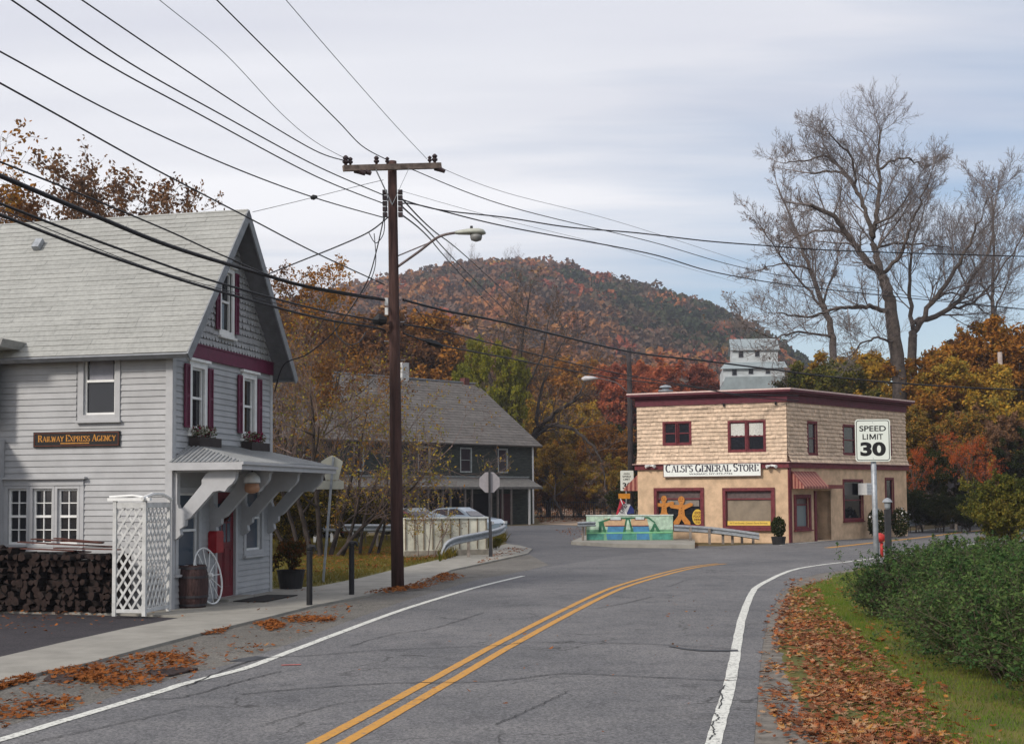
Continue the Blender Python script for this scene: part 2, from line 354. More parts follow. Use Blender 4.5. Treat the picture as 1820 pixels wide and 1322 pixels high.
def roadmat(name,c0,c1,crack=.5,patch=.35):
    M=bpy.data.materials.new(name); M.use_nodes=True; t=M.node_tree; b=t.nodes['Principled BSDF']; tcn=t.nodes.new('ShaderNodeTexCoord').outputs['Object']
    def NZ(s,d=4,r=.6):
        n=t.nodes.new('ShaderNodeTexNoise'); n.inputs['Scale'].default_value=s; n.inputs['Detail'].default_value=d; n.inputs['Roughness'].default_value=r; t.links.new(tcn,n.inputs[0]); return n.outputs[0]
    base=RAMP(NZ(patch,6),[(.35,c0),(.65,c1)],t)
    sp=RAMP(NZ(38,3,.8),[(.36,(.45,.45,.45)),(.5,(.95,.95,.95)),(.66,(1.55,1.5,1.48))],t)
    mu=t.nodes.new('ShaderNodeMixRGB'); mu.blend_type='MULTIPLY'; mu.inputs[0].default_value=1; t.links.new(base,mu.inputs[1]); t.links.new(sp,mu.inputs[2])
    blot=RAMP(NZ(1.7,7,.75),[(.34,(.74,.74,.75)),(.47,(1,1,1)),(.62,(1.08,1.07,1.05))],t); m0=t.nodes.new('ShaderNodeMixRGB'); m0.blend_type='MULTIPLY'; m0.inputs[0].default_value=1; t.links.new(mu.outputs[0],m0.inputs[1]); t.links.new(blot,m0.inputs[2]); mu=m0
    wn=t.nodes.new('ShaderNodeTexNoise'); wn.inputs['Scale'].default_value=1.3; wn.inputs['Detail'].default_value=6; t.links.new(tcn,wn.inputs[0])
    ad=t.nodes.new('ShaderNodeMixRGB'); ad.blend_type='ADD'; ad.inputs[0].default_value=.9; t.links.new(tcn,ad.inputs[1]); t.links.new(wn.outputs[1],ad.inputs[2])
    vo=t.nodes.new('ShaderNodeTexVoronoi'); vo.feature='DISTANCE_TO_EDGE'; vo.inputs['Scale'].default_value=.55; t.links.new(ad.outputs[0],vo.inputs[0])
    ck=RAMP(vo.outputs[0],[(.0,(0,0,0)),(.012,(1,1,1))],t)
    msk=RAMP(NZ(.45,2),[(.50,(0,0,0)),(.60,(1,1,1))],t)
    k=MA('MULTIPLY',MA('SUBTRACT',1.0,ck,T=t),MA('MULTIPLY',msk,crack,T=t),T=t)
    m2=t.nodes.new('ShaderNodeMixRGB'); t.links.new(k,m2.inputs[0]); t.links.new(mu.outputs[0],m2.inputs[1]); m2.inputs[2].default_value=(.015,.015,.015,1)
    t.links.new(m2.outputs[0],b.inputs['Base Color']); b.inputs['Roughness'].default_value=.88; b.inputs['Specular IOR Level'].default_value=.25
    bb=t.nodes.new('ShaderNodeBump'); bb.inputs['Strength'].default_value=.35; bb.inputs['Distance'].default_value=.01; t.links.new(NZ(55,3,.7),bb.inputs['Height']); t.links.new(bb.outputs[0],b.inputs['Normal'])
    return M
road_m=roadmat('road_asphalt',(.105,.106,.114),(.15,.148,.154),.75)
side_m=roadmat('side_road_asphalt',(.085,.086,.095),(.11,.11,.118),.3)
apron_m=roadmat('old_apron_asphalt',(.10,.094,.086),(.155,.147,.135),.8)
lot_m=roadmat('dark_lot_asphalt',(.028,.026,.032),(.042,.038,.044),.3)
def paintmat(name,col,wear):
    M=bpy.data.materials.new(name); M.use_nodes=True; t=M.node_tree; b=t.nodes['Principled BSDF']; tcn=t.nodes.new('ShaderNodeTexCoord').outputs['Object']
    n=t.nodes.new('ShaderNodeTexNoise'); n.inputs['Scale'].default_value=22; n.inputs['Detail'].default_value=8; n.inputs['Roughness'].default_value=.75; t.links.new(tcn,n.inputs[0])
    t.links.new(RAMP(n.outputs[0],[(wear-.03,(.13,.13,.13)),(wear+.05,tuple(c*.85 for c in col)),(.62,col)],t),b.inputs['Base Color']); b.inputs['Roughness'].default_value=.7
    return M
line_w=paintmat('white_line_paint',(.62,.62,.58),.415); line_y=paintmat('yellow_line_paint',(.50,.24,.03),.395)
soil=mat('leafy_ground',(.10,.065,.03),.95,.35,.8,.3,20,col2=(.055,.06,.02),detail=8)
lawn_m=mat('lawn_soil',(.10,.085,.02),.95,.3,1.2,.3,30,col2=(.045,.06,.012),detail=8)
# ---------------------------------------------------------------- ground and roads
def spline(pts,k=8):
    pts=[Vector(p) for p in pts]; o=[]
    for i in range(len(pts)-1):
        p0=pts[max(i-1,0)];p1=pts[i];p2=pts[i+1];p3=pts[min(i+2,len(pts)-1)]
        for j in range(k):
            t=j/k; o.append(.5*((2*p1)+(p2-p0)*t+(2*p0-5*p1+4*p2-p3)*t*t+(3*p1-p0-3*p2+p3)*t*t*t))
    o.append(pts[-1]); return o
def sheet(name,pix,z,m,thick=0,jag=0,**k):
    mb=MB(); pts=[G(x,y) for x,y in pix]
    if jag:
        sp=spline(pts+pts[:1],14)[:-1]; Rj=random.Random(3); pts=[p+Vector((Rj.uniform(-jag,jag),Rj.uniform(-jag,jag)*1.5,0)) for p in sp]
    if thick: mb.slab([(p.x,p.y) for p in pts],z-thick,z)
    else: mb.add([(p.x,p.y,z) for p in pts],[tuple(range(len(pts)))])
    o=mb.build(name,m,**k)
    import bmesh
    bm=bmesh.new(); bm.from_mesh(o.data); bmesh.ops.triangulate(bm,faces=[f for f in bm.faces if len(f.verts)>4]); bm.to_mesh(o.data); bm.free()
    return o
mb=MB(); mb.add([(-1500,-300,0),(1500,-300,0),(1500,2200,0),(-1500,2200,0)],[(0,1,2,3)]); mb.build('ground',soil,kind='structure')
def strip(name,pix,width,z,m,par=None,jag=0,k=8,world=False,**kw):
    pts=spline([G(x,y) for x,y in pix],k) if not world else pix; vs=[];fs=[]; R=random.Random(len(pix))
    for i,p in enumerate(pts):
        d=(pts[min(i+1,len(pts)-1)]-pts[max(i-1,0)]); d.z=0; d.normalize(); a=Vector((-d.y,d.x,0)); w2=width(i/(len(pts)-1)) if callable(width) else width
        c=p+a*R.uniform(-jag,jag)
        vs+=[(c.x+a.x*w2/2,c.y+a.y*w2/2,z),(c.x-a.x*w2/2,c.y-a.y*w2/2,z)]
    for i in range(len(pts)-1): fs.append((2*i,2*i+1,2*i+3,2*i+2))
    mb=MB(); mb.add(vs,fs); return mb.build(name,m,par,**kw)
LL=[(-160,1362),(0,1317),(132,1277),(284,1231),(330,1216),(429,1191),(495,1167),(600,1127),(723,1082),(845,1045),(930,1024)]
RL=[(1225,1500),(1268,1322),(1285,1262),(1299,1210),(1309,1152),(1319,1100),(1336,1056),(1353,1039),(1404,1015),(1455,1005),(1513,998),(1600,986),(1700,972),(1776,960),(1900,944)]
sheet('side_road',[(760,1062),(880,1012),(945,979),(905,972),(893,955),(880,947),(700,946),(480,950),(300,958),(300,944),(480,938),(700,934),(880,935),(1000,932),(1040,936),(1040,958),(1100,966),(1230,970),(1390,972),(1400,1000),(1100,1040)],.006,side_m,kind='structure')
rd=[(-700,1500),(-300,1390),(-20,1300),(140,1258),(290,1212),(420,1178),(520,1143),(620,1104),(720,1068),(850,1030),(960,1010),(1120,985),(1290,970),(1400,965),(1480,957),(1620,943),(1760,929),(1900,915),(2100,902),(2100,925),(1900,952),(1776,968),(1700,982),(1600,997),(1513,1012),(1455,1020),(1420,1030),(1385,1060),(1365,1100),(1355,1150),(1350,1200),(1345,1262),(1340,1322),(1330,1500)]
road=sheet('road',rd,.011,road_m,kind='structure')
sheet('roadside_apron',[(-300,1425),(-300,1330),(0,1222),(79,1200),(158,1184),(257,1157),(356,1131),(409,1118),(478,1101),(560,1080),(650,1062),(720,1047),(760,1034),(800,1016),(880,999),(940,985),(975,1004),(862,1034),(725,1076),(625,1112),(500,1160),(400,1192),(290,1222),(140,1268),(-20,1312)],.0075,apron_m,kind='structure')
sheet('parking_lot',[(-500,1290),(0,1172),(109,1146),(220,1121),(334,1098),(200,1093),(0,1088),(-500,1080)],.008,lot_m,kind='structure')
# concrete walk: a raised slab along the buildings
sheet('sidewalk',[(-300,1318),(0,1221),(79,1199),(158,1183),(257,1156),(356,1130),(409,1117),(478,1100),(560,1079),(650,1061),(722,1046),(762,1033),(802,1015),(880,998),(938,985),(946,977),(925,971),(900,968),(862,978),(800,992),(700,1015),(640,1030),(565,1045),(487,1050),(440,1040),(303,1060),(180,1060),(-20,1066),(-20,1090),(200,1094),(334,1099),(220,1122),(109,1147),(0,1173),(-300,1245)],.045,conc,thick=.05,kind='structure')
sheet('lawn',[(487,1049),(565,1044),(640,1029),(700,1014),(800,991),(862,977),(896,966),(880,954),(700,952),(480,957),(300,965),(400,1000)],.006,lawn_m,kind='structure')
sheet('gravel_shoulder',[(1300,1600),(1310,1322),(1320,1200),(1335,1100),(1370,1050),(1420,1025),(1480,1012),(1520,1012),(1480,1028),(1440,1040),(1410,1065),(1395,1100),(1385,1150),(1400,1200),(1430,1262),(1470,1322),(1530,1500)],.0065,mat('gravel_shoulder',(.15,.135,.12),.95,.25,5,.6,60),jag=.05,kind='structure')
sheet('verge',[(1330,1600),(1342,1322),(1347,1240),(1353,1170),(1368,1100),(1390,1058),(1425,1030),(1480,1019),(1600,1000),(1760,975),(2100,940),(2400,1200),(2400,1600)],.0045,lawn_m,kind='structure')
sheet('garden_path',[(955,931),(1040,934),(1060,925),(1075,912),(1040,902),(960,898),(950,903),(990,912),(985,922)],.008,mat('sandy_path',(.30,.22,.16),.95,.15,2),kind='structure')
edge=sheet('traffic_island',[(1015,968),(1045,955),(1200,958),(1235,965),(1235,975),(1100,973)],.15,conc,thick=.16,kind='structure')
def wL(t): return .10+.03*math.sin(t*9)
strip('edge_line',LL,lambda t:.125,.0165,line_w,road,jag=.004,k=10)
strip('edge_line',RL,lambda t:.128,.0165,line_w,road,jag=.005,k=10)
yc=[G(*p) for p in [(380,1420),(568,1318),(759,1214),(877,1149),(1007,1082),(1089,1045),(1170,1021),(1227,1008),(1276,1002)]]
yc=spline(yc,10)
for s in (0,.24):
    pts=[]
    for i,p in enumerate(yc):
        d=(yc[min(i+1,len(yc)-1)]-yc[max(i-1,0)]).normalized(); pts.append(p+Vector((d.y,-d.x,0))*s)
    strip('centre_line',pts,.115,.0165,line_y,road,jag=.004,world=True)
strip('centre_line',[(1470,974),(1550,965),(1640,955),(1740,943),(1900,930)],.3,.0165,line_y,road)
strip('edge_line',[(1385,969),(1480,960),(1620,945),(1760,930),(1900,918)],.14,.0165,line_w,road)
tar=mat('tar_crack',(.018,.018,.02),.7,.2,9)
for k_,pl,wd in ((0,[(330,1222),(450,1175),(560,1166),(700,1156),(880,1149),(950,1143),(1150,1146),(1305,1155)],.022),(1,[(430,1236),(560,1224),(700,1216),(850,1214),(930,1207),(1005,1199),(1150,1205),(1310,1212)],.024),
    (2,[(470,1290),(620,1250),(760,1246)],.012),(3,[(880,1290),(960,1255),(1010,1230)],.012),(4,[(860,1080),(960,1076),(1050,1083),(1160,1062)],.02),(5,[(620,1150),(700,1128),(770,1118),(860,1090)],.016),(6,[(250,1245),(330,1240),(420,1215),(500,1195)],.02),(7,[(20,1330),(160,1300),(330,1262)],.014),(8,[(1190,1043),(1230,1030),(1300,1026)],.014)):
    strip('tar_crack',pl,lambda t,wd=wd:wd*(.6+.5*abs(math.sin(t*40+k_))),.0205,tar,road,jag=.018,k=14)
patch=mat('tar_patch',(.05,.052,.06),.8,.2,5)
strip('tar_crack',[(1190,1150),(1240,1157),(1312,1158)],lambda t:.05+.16*t,.0195,patch,road,jag=.01)
strip('paint_mark',[(500,1184),(535,1183)],.05,.0195,mat('pink_mark_paint',(.5,.09,.07),.7),road,k=3)
# jagged cracks through the right edge line
for a in ([(1262,1318),(1270,1305),(1265,1290),(1276,1280),(1272,1270)],[(1276,1262),(1284,1245),(1280,1232),(1290,1220)],[(1292,1206),(1345,1208),(1400,1212)]):
    strip('tar_crack',a,.012,.0215,tar,road,jag=.012,k=8)
for pl,nm,lb in (([(88,1203),(150,1200),(120,1216),(78,1212)],'drain_grate','small dark iron cover among the leaves left of the sidewalk edge'),([(262,1196),(318,1190),(352,1192),(300,1204),(275,1204)],'drain_grate','rusty brown iron cover beside the leaf pile near the white line')):
    pts=[G(*p) for p in pl]; mb=MB(); mb.slab([(p.x,p.y) for p in pts],.008,.03); c=sum(pts,Vector())/len(pts)
    o=mb.build(nm,mat('rusty_iron',(.045,.03,.028),.8,.3,14,.5,60),loc=(c.x,c.y,0),label=lb,cat='drain cover')
    r=MB()
    for i in range(7):
        t=(i+.5)/7; a=pts[0].lerp(pts[3],t*.98+.01); b=pts[1].lerp(pts[2],t*.98+.01); r.bar((a.x,a.y,.0325),(b.x,b.y,.0325),.03,.006)
    r.build('rib',mat('rusty_iron',(0,0,0)),o)
strip('road_patch',[(425,1177),(445,1172),(470,1168)],.28,.0135,patch,road,k=3)
# ---------------------------------------------------------------- left house
A=math.radians(12.5)
C0=P(303,1082,22.5); HO=Vector((C0.x,C0.y,0))
GWu=(math.sin(A),math.cos(A)); SWu=(math.cos(A),-math.sin(A))
GW=Wall(HO,GWu); SW=Wall(HO,SWu)
HW,EZ=4.4,4.85; RZ=7.55; SL=9.0
house=thing('house',HO,'light grey clapboard gabled house with plum shutters and a bracketed porch roof','house')
ho=[]   # side-wall openings
w1=SW.rect(150,617,206,737); w1=(w1[0],w1[1],w1[2],w1[3])
tri=[SW.rect(15,868,49,967),SW.rect(59,868,94,967),SW.rect(103,868,139,967)]
S=MB(SW.M)
trimholes=[(w1[0]-.15,w1[1]+.1,w1[2]-.12,w1[3]+.12),(tri[0][0]-.14,tri[2][1]+.12,tri[0][2]-.12,tri[0][3]+.14)]
sh=S.M
clap(S,-SL,-.10,.25,EZ-.12,trimholes,.112,.018)
panel(S,-SL,-.001,.0,.25,(),0)
wall_back=MB(SW.M); panel(wall_back,-SL,0,.0,EZ,[w1]+tri,-.001,.1)
S.v+=wall_back.v; nb=len(S.v)-len(wall_back.v); S.f+=[[i+nb for i in f] for f in wall_back.f]; S.mi+=wall_back.mi
S.build('wall',siding,house)
t=MB(SW.M); t.box(-.11,.022,.0,.026,.0,EZ-.14); t.box(-.001,.024,-.11,-.001,.0,EZ-.14); t.box(-SL,-.11,.001,.03,EZ-.17,EZ-.03); t.build('corner_board',trimw,house)
window(house,SW,w1,.10,trimw,whitep,glass,1,1,cap=False)
# shade drawn in the top sash
b=MB(SW.M); b.add([(w1[0]+.08,-.05,(w1[2]+w1[3])/2+.03),(w1[1]-.08,-.05,(w1[2]+w1[3])/2+.03),(w1[1]-.08,-.05,w1[3]-.09),(w1[0]+.08,-.05,w1[3]-.09)],[(0,1,2,3)]); b.build('window_shade',blind,house)
for i,r in enumerate(tri): window(house,SW,r,.045,trimw,whitep,glass,2,2,sill=False)
t=MB(SW.M); u0,u1,z0,z1=tri[0][0]-.12,tri[2][1]+.12,tri[0][2],tri[0][3]
t.box(u0,u1,.0,.045,z1+.05,z1+.16); t.box(u0-.06,u1+.06,.0,.11,z1+.162,z1+.2); t.box(u0,u1,.0,.06,z0-.13,z0-.05)
t.box(u0,tri[0][0]-.047,.0,.03,z0-.05,z1+.05); t.box(tri[2][1]+.047,u1,.0,.03,z0-.05,z1+.05)
for i in (0,1): t.box(tri[i][1]+.047,tri[i+1][0]-.047,.0,.03,z0-.05,z1+.05)
t.build('window_surround',trimw,house)
# gable wall
up=[GW.rect(343,622,363,735),GW.rect(445,643,458,749)]
up=[(up[0][0]-.03,up[0][1]+.30,up[0][2],up[0][3]),(up[1][0]-.03,up[1][1]+.30,up[0][2],up[0][3])]
up=[(.72,1.22,3.30,4.42),(2.98,3.48,3.30,4.42)]
door=(1.80,2.62,.10,2.12); lw1=(.22,1.02,.75,2.1); lw2=(3.1,3.86,.95,2.25)
gh=[(q[0]-.12,q[1]+.12,q[2]-.1,q[3]+.12) for q in up]+[(door[0]-.1,door[1]+.1,0,door[3]+.1)]+[(q[0]-.1,q[1]+.1,q[2]-.1,q[3]+.1) for q in (lw1,lw2)]
S=MB(GW.M); clap(S,.10,HW-.10,.12,4.56,gh,.112,.018)
panel(S,0,HW,0,4.6,up+[door,lw1,lw2],-.001,.1)
S.build('wall',siding,house)
band=MB(GW.M); band.box(-.01,HW+.01,0,.045,4.60,4.84); band.box(-.02,HW+.02,0,.06,4.842,4.87)
band.build('frieze_board',plum,house)
t=MB(GW.M); t.box(-.024,.10,.0,.026,.0,4.6); t.box(HW-.1,HW+.02,.0,.026,.0,4.6); t.build('corner_board',trimw,house)
ROH,SOH=.45,.32
slope=(RZ-EZ)/(HW/2)
gz0=4.872; S=MB(GW.M); gwin=(1.93,2.40,5.25,6.42)
def ul(z):
    k=(z-EZ)/slope; return (max(.0,k),min(HW,HW-k)) if z>EZ else (0,HW)
clap(S,0,HW,gz0,7.45,[(gwin[0]-.1,gwin[1]+.1,gwin[2]-.1,gwin[3]+.16)],.13,.02,ulim=ul,piece=.13,scallop=True)
S.build('gable_shingles',siding,house)
S=MB(GW.M); S.add([(0,-.06,4.85),(HW,-.06,4.85),(HW/2,-.06,7.5)],[(0,1,2)]); S.build('gable_backing',siding,house)
def shutters(r,w=.19,gap=.13):
    for s in (0,1):
        a=r[0]-gap-w if s==0 else r[1]+gap; m_=MB(GW.M); z0,z1=r[2]-.02,r[3]+.05
        ring(m_,a+.035,a+w-.035,z0+.05,z1-.05,.035,.03,.062); zz=z0+.06
        m_.box(a+.03,a+w-.03,.031,.058,(z0+z1)/2-.03,(z0+z1)/2+.03)
        while zz<z1-.06: m_.bar(GW.w(a+.035,.042,zz),GW.w(a+w-.035,.042,zz),.008,.03) if False else m_.box(a+.034,a+w-.034,.036,.05,zz,zz+.02); zz+=.034
        m_.box(a+.03,a+w-.03,.031,.034,z0+.04,z1-.04); m_.build('shutter',plum,house)
for r in up: window(house,GW,r,.11,whitep,whitep,glass,1,1,cap=True); shutters(r)
window(house,GW,gwin,.10,whitep,whitep,glass,1,1,cap=True); shutters(gwin,.15,.11)
for r in (lw1,lw2): window(house,GW,r,.10,trimw,whitep,glassb,1,1,cap=False)
# door
dr=MB(GW.M); dr.box(door[0],door[1],-.07,-.03,door[2],door[3]); 
redp=mat('red_door_paint',(.13,.008,.016),.45,.15,5)
fr=MB(GW.M); ring(fr,door[0],door[1],door[2],door[3],.09,.002,.03,wb=.001); fr.build('door_frame',trimw,house)
dob=dr.build('door',redp,house)
pz=MB(GW.M)
for i in range(3):
    a=door[0]+.13+i*.2
    pz.box(a,a+.14,-.031,-.024,1.15,1.52); pz.box(a,a+.14,-.031,-.024,1.55,1.9)
pz.build('pane',glassb,dob)
pz=MB(GW.M)
for i in range(2):
    a=door[0]+.12+i*.32; ring(pz,a,a+.24,.3,1.0,.03,-.031,-.018)
pz.build('door_panel',redp,dob)
pz=MB(); pz.lathe(GW.w(door[0]+.07,-.02,1.05),[(.005,-.03),(.03,-.02),(.035,0),(.03,.02),(.005,.03)],10); pz.build('handle',mat('brass',(.5,.32,.1),.35,metal=.8),dob)
st=MB(GW.M); st.box(door[0]-.15,door[1]+.15,.03,.35,.045,.10); st.build('door_step',conc,house)
# other walls
S=MB(); B0=Wall(GW.w(HW,0,0),(-GWu[0],-GWu[1])); bw=Wall(SW.w(-SL,-HW,0)-Vector((0,0,0)),(-1,0))
FW=Wall(GW.w(HW,0,0),(-SWu[0],-SWu[1])); clap(S,0,SL,.1,EZ-.1,(),.23,.02,M=FW.M); panel(S,0,SL,0,EZ,(),-.001,.1,M=FW.M)
LW=Wall(SW.w(-SL,-HW,0),(-GWu[0],-GWu[1])); panel(S,0,HW,0,EZ,(),0,M=LW.M); S.add([(0,0,EZ),(HW,0,EZ),(HW/2,0,RZ)],[(0,1,2)],0,LW.M); S.build('rear_wall',siding,house)
# roof
rf=MB(); ang=math.atan(slope)
for sgn in (0,1):
    # eave line origin and upslope dir in world
    ex=-SOH if sgn==0 else HW+SOH; n3=Vector((GW.u.x,GW.u.y,0))
    ez=EZ-SOH*slope+.10
    O=GW.w(ex,0,ez); upv=(n3*(1 if sgn==0 else -1)*math.cos(ang)+Vector((0,0,1))*math.sin(ang)); along=GW.n*(-1)
    nn=(n3*(-1 if sgn==0 else 1)*math.sin(ang)+Vector((0,0,1))*math.cos(ang))
    PM=plane(O-GW.n*(-ROH),along,upv,nn); LN=(HW/2+SOH)/math.cos(ang)
    clap(rf,0,SL+ROH*2,0.02,LN,(),.135,.007,M=PM,piece=.9)
    if sgn==0: rfm=PM
rf.build('roof',roofm,house)
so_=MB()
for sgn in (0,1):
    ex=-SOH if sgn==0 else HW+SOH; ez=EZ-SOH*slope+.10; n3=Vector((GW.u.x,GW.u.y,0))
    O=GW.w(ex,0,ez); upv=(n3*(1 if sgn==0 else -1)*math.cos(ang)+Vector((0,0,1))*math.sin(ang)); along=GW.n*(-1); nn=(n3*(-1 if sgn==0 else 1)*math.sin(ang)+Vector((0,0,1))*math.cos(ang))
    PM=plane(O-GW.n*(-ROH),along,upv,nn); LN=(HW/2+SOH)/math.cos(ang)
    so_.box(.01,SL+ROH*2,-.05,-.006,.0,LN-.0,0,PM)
so_.build('roof_deck',mat('shaded_soffit_paint',(.16,.165,.18),.7,.1,5),house)  # shade under the overhang is put into this darker soffit colour
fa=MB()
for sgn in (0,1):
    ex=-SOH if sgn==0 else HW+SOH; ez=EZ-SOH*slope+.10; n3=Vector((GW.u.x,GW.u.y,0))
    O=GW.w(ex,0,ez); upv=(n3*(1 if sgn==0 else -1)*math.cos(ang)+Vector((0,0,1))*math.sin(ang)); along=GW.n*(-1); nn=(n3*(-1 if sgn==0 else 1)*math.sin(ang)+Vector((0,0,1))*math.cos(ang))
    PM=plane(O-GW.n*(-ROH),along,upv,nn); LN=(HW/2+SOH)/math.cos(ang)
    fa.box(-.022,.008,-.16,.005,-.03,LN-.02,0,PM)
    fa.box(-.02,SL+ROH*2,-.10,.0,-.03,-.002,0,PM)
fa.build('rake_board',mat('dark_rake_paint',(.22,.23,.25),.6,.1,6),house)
vt=MB(); vt.M=rfm; vt.box(4.15,4.3,.02,.12,3.05,3.3); vt.build('roof_vent',metalg,house)
# closed eave soffit along the side wall
t=MB(SW.M); t.box(-SL,.0,.0,SOH-.03,EZ-SOH*slope+.04,EZ-SOH*slope+.07); t.build('eave_soffit',mat('shaded_soffit_paint',(0,0,0)),house)
# porch roof with hips
PJ,PZ0,PZ1=1.38,2.52,3.0
a0,a1=-.12,HW+.10; h=.85
cr=mat('corrugated_roof',(.30,.31,.32),.45,.1,5,metal=.25)
vs=[(a0,PJ,PZ0+.12),(a1,PJ,PZ0+.12),(a1-h,0,PZ1),(a0+h,0,PZ1),(a0,0,PZ0+.12),(a1,0,PZ0+.12)]
# rebuild: bars above were given in world space
cp=MB(); cp.add(vs,[(0,1,2,3),(0,3,4),(1,5,2)],0,GW.M)
for i in range(int((a1-a0)/.09)):
    u=a0+.045+i*.09; f0=min((u-a0)/h,(a1-u)/h,1.0); n_top=PJ*(1-f0) if f0<1 else 0
    p0=GW.w(u,PJ,PZ0+.13); p1=GW.w(u,n_top,PZ0+.13+(PZ1-PZ0-.12)*(1-n_top/PJ))
    if (p1-p0).length>.05: cp.bar(p0,p1,.035,.022)
for i in range(int(PJ/.09)):
    n=.045+i*.09
    for (e,sg) in ((a0,1),(a1,-1)):
        k=1-n/PJ; p0=GW.w(e,n,PZ0+.13); p1=GW.w(e+sg*h*k,n,PZ0+.13+(PZ1-PZ0-.12)*k); cp.bar(p0,p1,.035,.022)
porch=cp.build('porch_roof',cr,house)
t=MB(GW.M); t.box(a0-.02,a1+.02,PJ-.03,PJ+.03,PZ0-.02,PZ0+.115); t.box(a0-.02,a0+.03,.0,PJ-.03,PZ0-.02,PZ0+.115); t.box(a1-.03,a1+.02,.0,PJ-.03,PZ0-.02,PZ0+.115)
t.box(a0-.05,a1+.05,PJ+.03,PJ+.07,PZ0+.07,PZ0+.12); t.build('fascia',trimw,porch)
t=MB(GW.M); t.box(a0+.03,a1-.03,.0,PJ-.03,PZ0+.02,PZ0+.05); t.build('porch_ceiling',mat('porch_ceiling_paint',(.30,.31,.32),.7,.1,5),porch)
def bracket(u):
    W2=Wall(GW.w(u,0,0),(GW.n.x,GW.n.y)); b=MB(W2.M)
    b.prism([(.0,1.25),(.1,1.30),(.16,1.36),(.14,1.46),(.24,1.52),(.25,1.62),(.34,1.66),(.78,2.12),(.90,2.14),(1.0,2.12),(1.06,2.2),(1.14,2.26),(1.2,2.34),(1.22,2.5),(.78,2.5),(.64,2.44),(.56,2.33),(.56,2.25),(.19,1.83),(.12,1.83),(.1,1.9),(.0,1.94)],-.055,.055)
    b.box(.0,.09,-.06,.06,1.9,2.5); b.box(.0,1.25,-.06,.06,2.47,2.515)
    b.build('bracket',trimw,house)
for u in (.10,2.95,4.25): bracket(u)
bracket(1.55)
# wing at the left edge
WG=thing('house_wing',SW.w(-3.5,0,0),'grey corner of an adjoining low wing at the far left edge','house wing')
t=MB(SW.M); t.box(-SL,-3.36,.03,1.0,0,3.1); t.box(-3.39,-3.32,.03,1.03,0,3.1); t.build('wall',trimw,WG)
t=MB(SW.M); t.prism([(-SL,4.62),(-2.92,4.72),(-2.86,4.86),(-3.0,4.84),(-SL,5.2)],.03,.8); t.build('roof',mat('roof_shingle_grey',(0,0,0)),WG)
t=MB(SW.M); t.box(-SL,-3.3,.32,.36,3.3,4.6); t.build('upper_wall',siding,WG)
# sign
u0,u1,z0,z1=SW.rect(62,767,215,794); sg=thing('sign_board',SW.w((u0+u1)/2,.03,z0),'black painted sign with gold lettering on the grey house wall','sign')
t=MB(SW.M); t.box(u0,u1,.02,.05,z0,z1); t.build('board',mat('black_sign_paint',(.012,.010,.010),.4),sg)
gold=mat('gold_paint',(.45,.20,.035),.4,.15,20)
t=MB(SW.M); ring(t,u0+.03,u1-.03,z0+.03,z1-.03,.012,.05,.058); t.build('border',mat('brown_sign_frame',(.13,.035,.02),.5),sg)
serif(SW,['RAILWAY','EXPRESS','AGENCY'],u0+.10,u1-.08,z0+.10,z1-.06,.053,gold,sg,small=.80)
t=MB(SW.M); t.box(u0+.55,u1-.6,.051,.054,z0+.055,z0+.075); t.build('underline',gold,sg)
# window boxes
petal=leafmat('flower_mix',[(.35,.02,.10),(.16,.01,.05),(.05,.09,.02),(.5,.45,.4),(.04,.07,.02)],.3,6)
def leaves_cloud(rg,c,r,n,s,flat=.7):
    d=rg.normal(size=(n,3)); d/=np.linalg.norm(d,axis=1)[:,None]; return np.array(c)+d*np.array(r)*rg.uniform(.35,1,(n,1))**.5
def leafquads(rg,C,s,asp=.6,droop=0):
    n=len(C); a=rg.normal(size=(n,3)); a/=np.linalg.norm(a,axis=1)[:,None]; b=rg.normal(size=(n,3)); b-=(a*b).sum(1)[:,None]*a; b/=np.linalg.norm(b,axis=1)[:,None]
    ss=(s*rg.uniform(.6,1.3,n))[:,None]; V=np.stack([C-a*ss,C+b*ss*asp,C+a*ss,C-b*ss*asp],1).reshape(-1,3); return V,np.arange(4*n).reshape(-1,4)
for q,lb in ((up[0],'flower box with pink blooms under the plum-shuttered window nearest the house corner'),(up[1],'flower box with red blooms under the far upper window of the gable wall')):
    o=thing('window_box',GW.w(q[0]+.3,.2,q[2]-.36),lb,'flower box')
    t=MB(GW.M); t.box(q[0]-.13,q[1]+.25,.04,.26,q[2]-.36,q[2]-.18); t.build('box',mat('dark_box_wood',(.035,.028,.028),.8),o)
    rg=np.random.default_rng(int(q[0]*9)+1); V=[]
    for i in range(7):
        c=GW.w(q[0]-.08+i*.11,.15,q[2]-.08); V.append(leaves_cloud(rg,c,(.1,.1,.13),70,.03))
    C=np.concatenate(V)-np.array(wloc(o)); v,f=leafquads(rg,C,.028); link('flowers',mesh_np('flowers',v,f,petal),o)
# hanging lamp under porch
c=P(448,858,23.6); o=thing('hanging_lamp',c,'small hanging porch lamp with white shade and amber globe','lamp')
t=MB(); t.lathe(c,[(.05,.2),(.15,.1),(.16,.0),(.15,0)],16); t.build('lamp_shade',whitep,o,smooth=True)
t=MB(); t.lathe(c,[(.13,-.01),(.145,-.1),(.13,-.16),(.04,-.2)],16); t.build('globe',mat('amber_glass',(.42,.22,.13),.3,.1),o,smooth=True)
t=MB(); t.cyl(c+Vector((0,0,.2)),c+Vector((0,0,.24)),.01); t.build('chain',blackm,o)
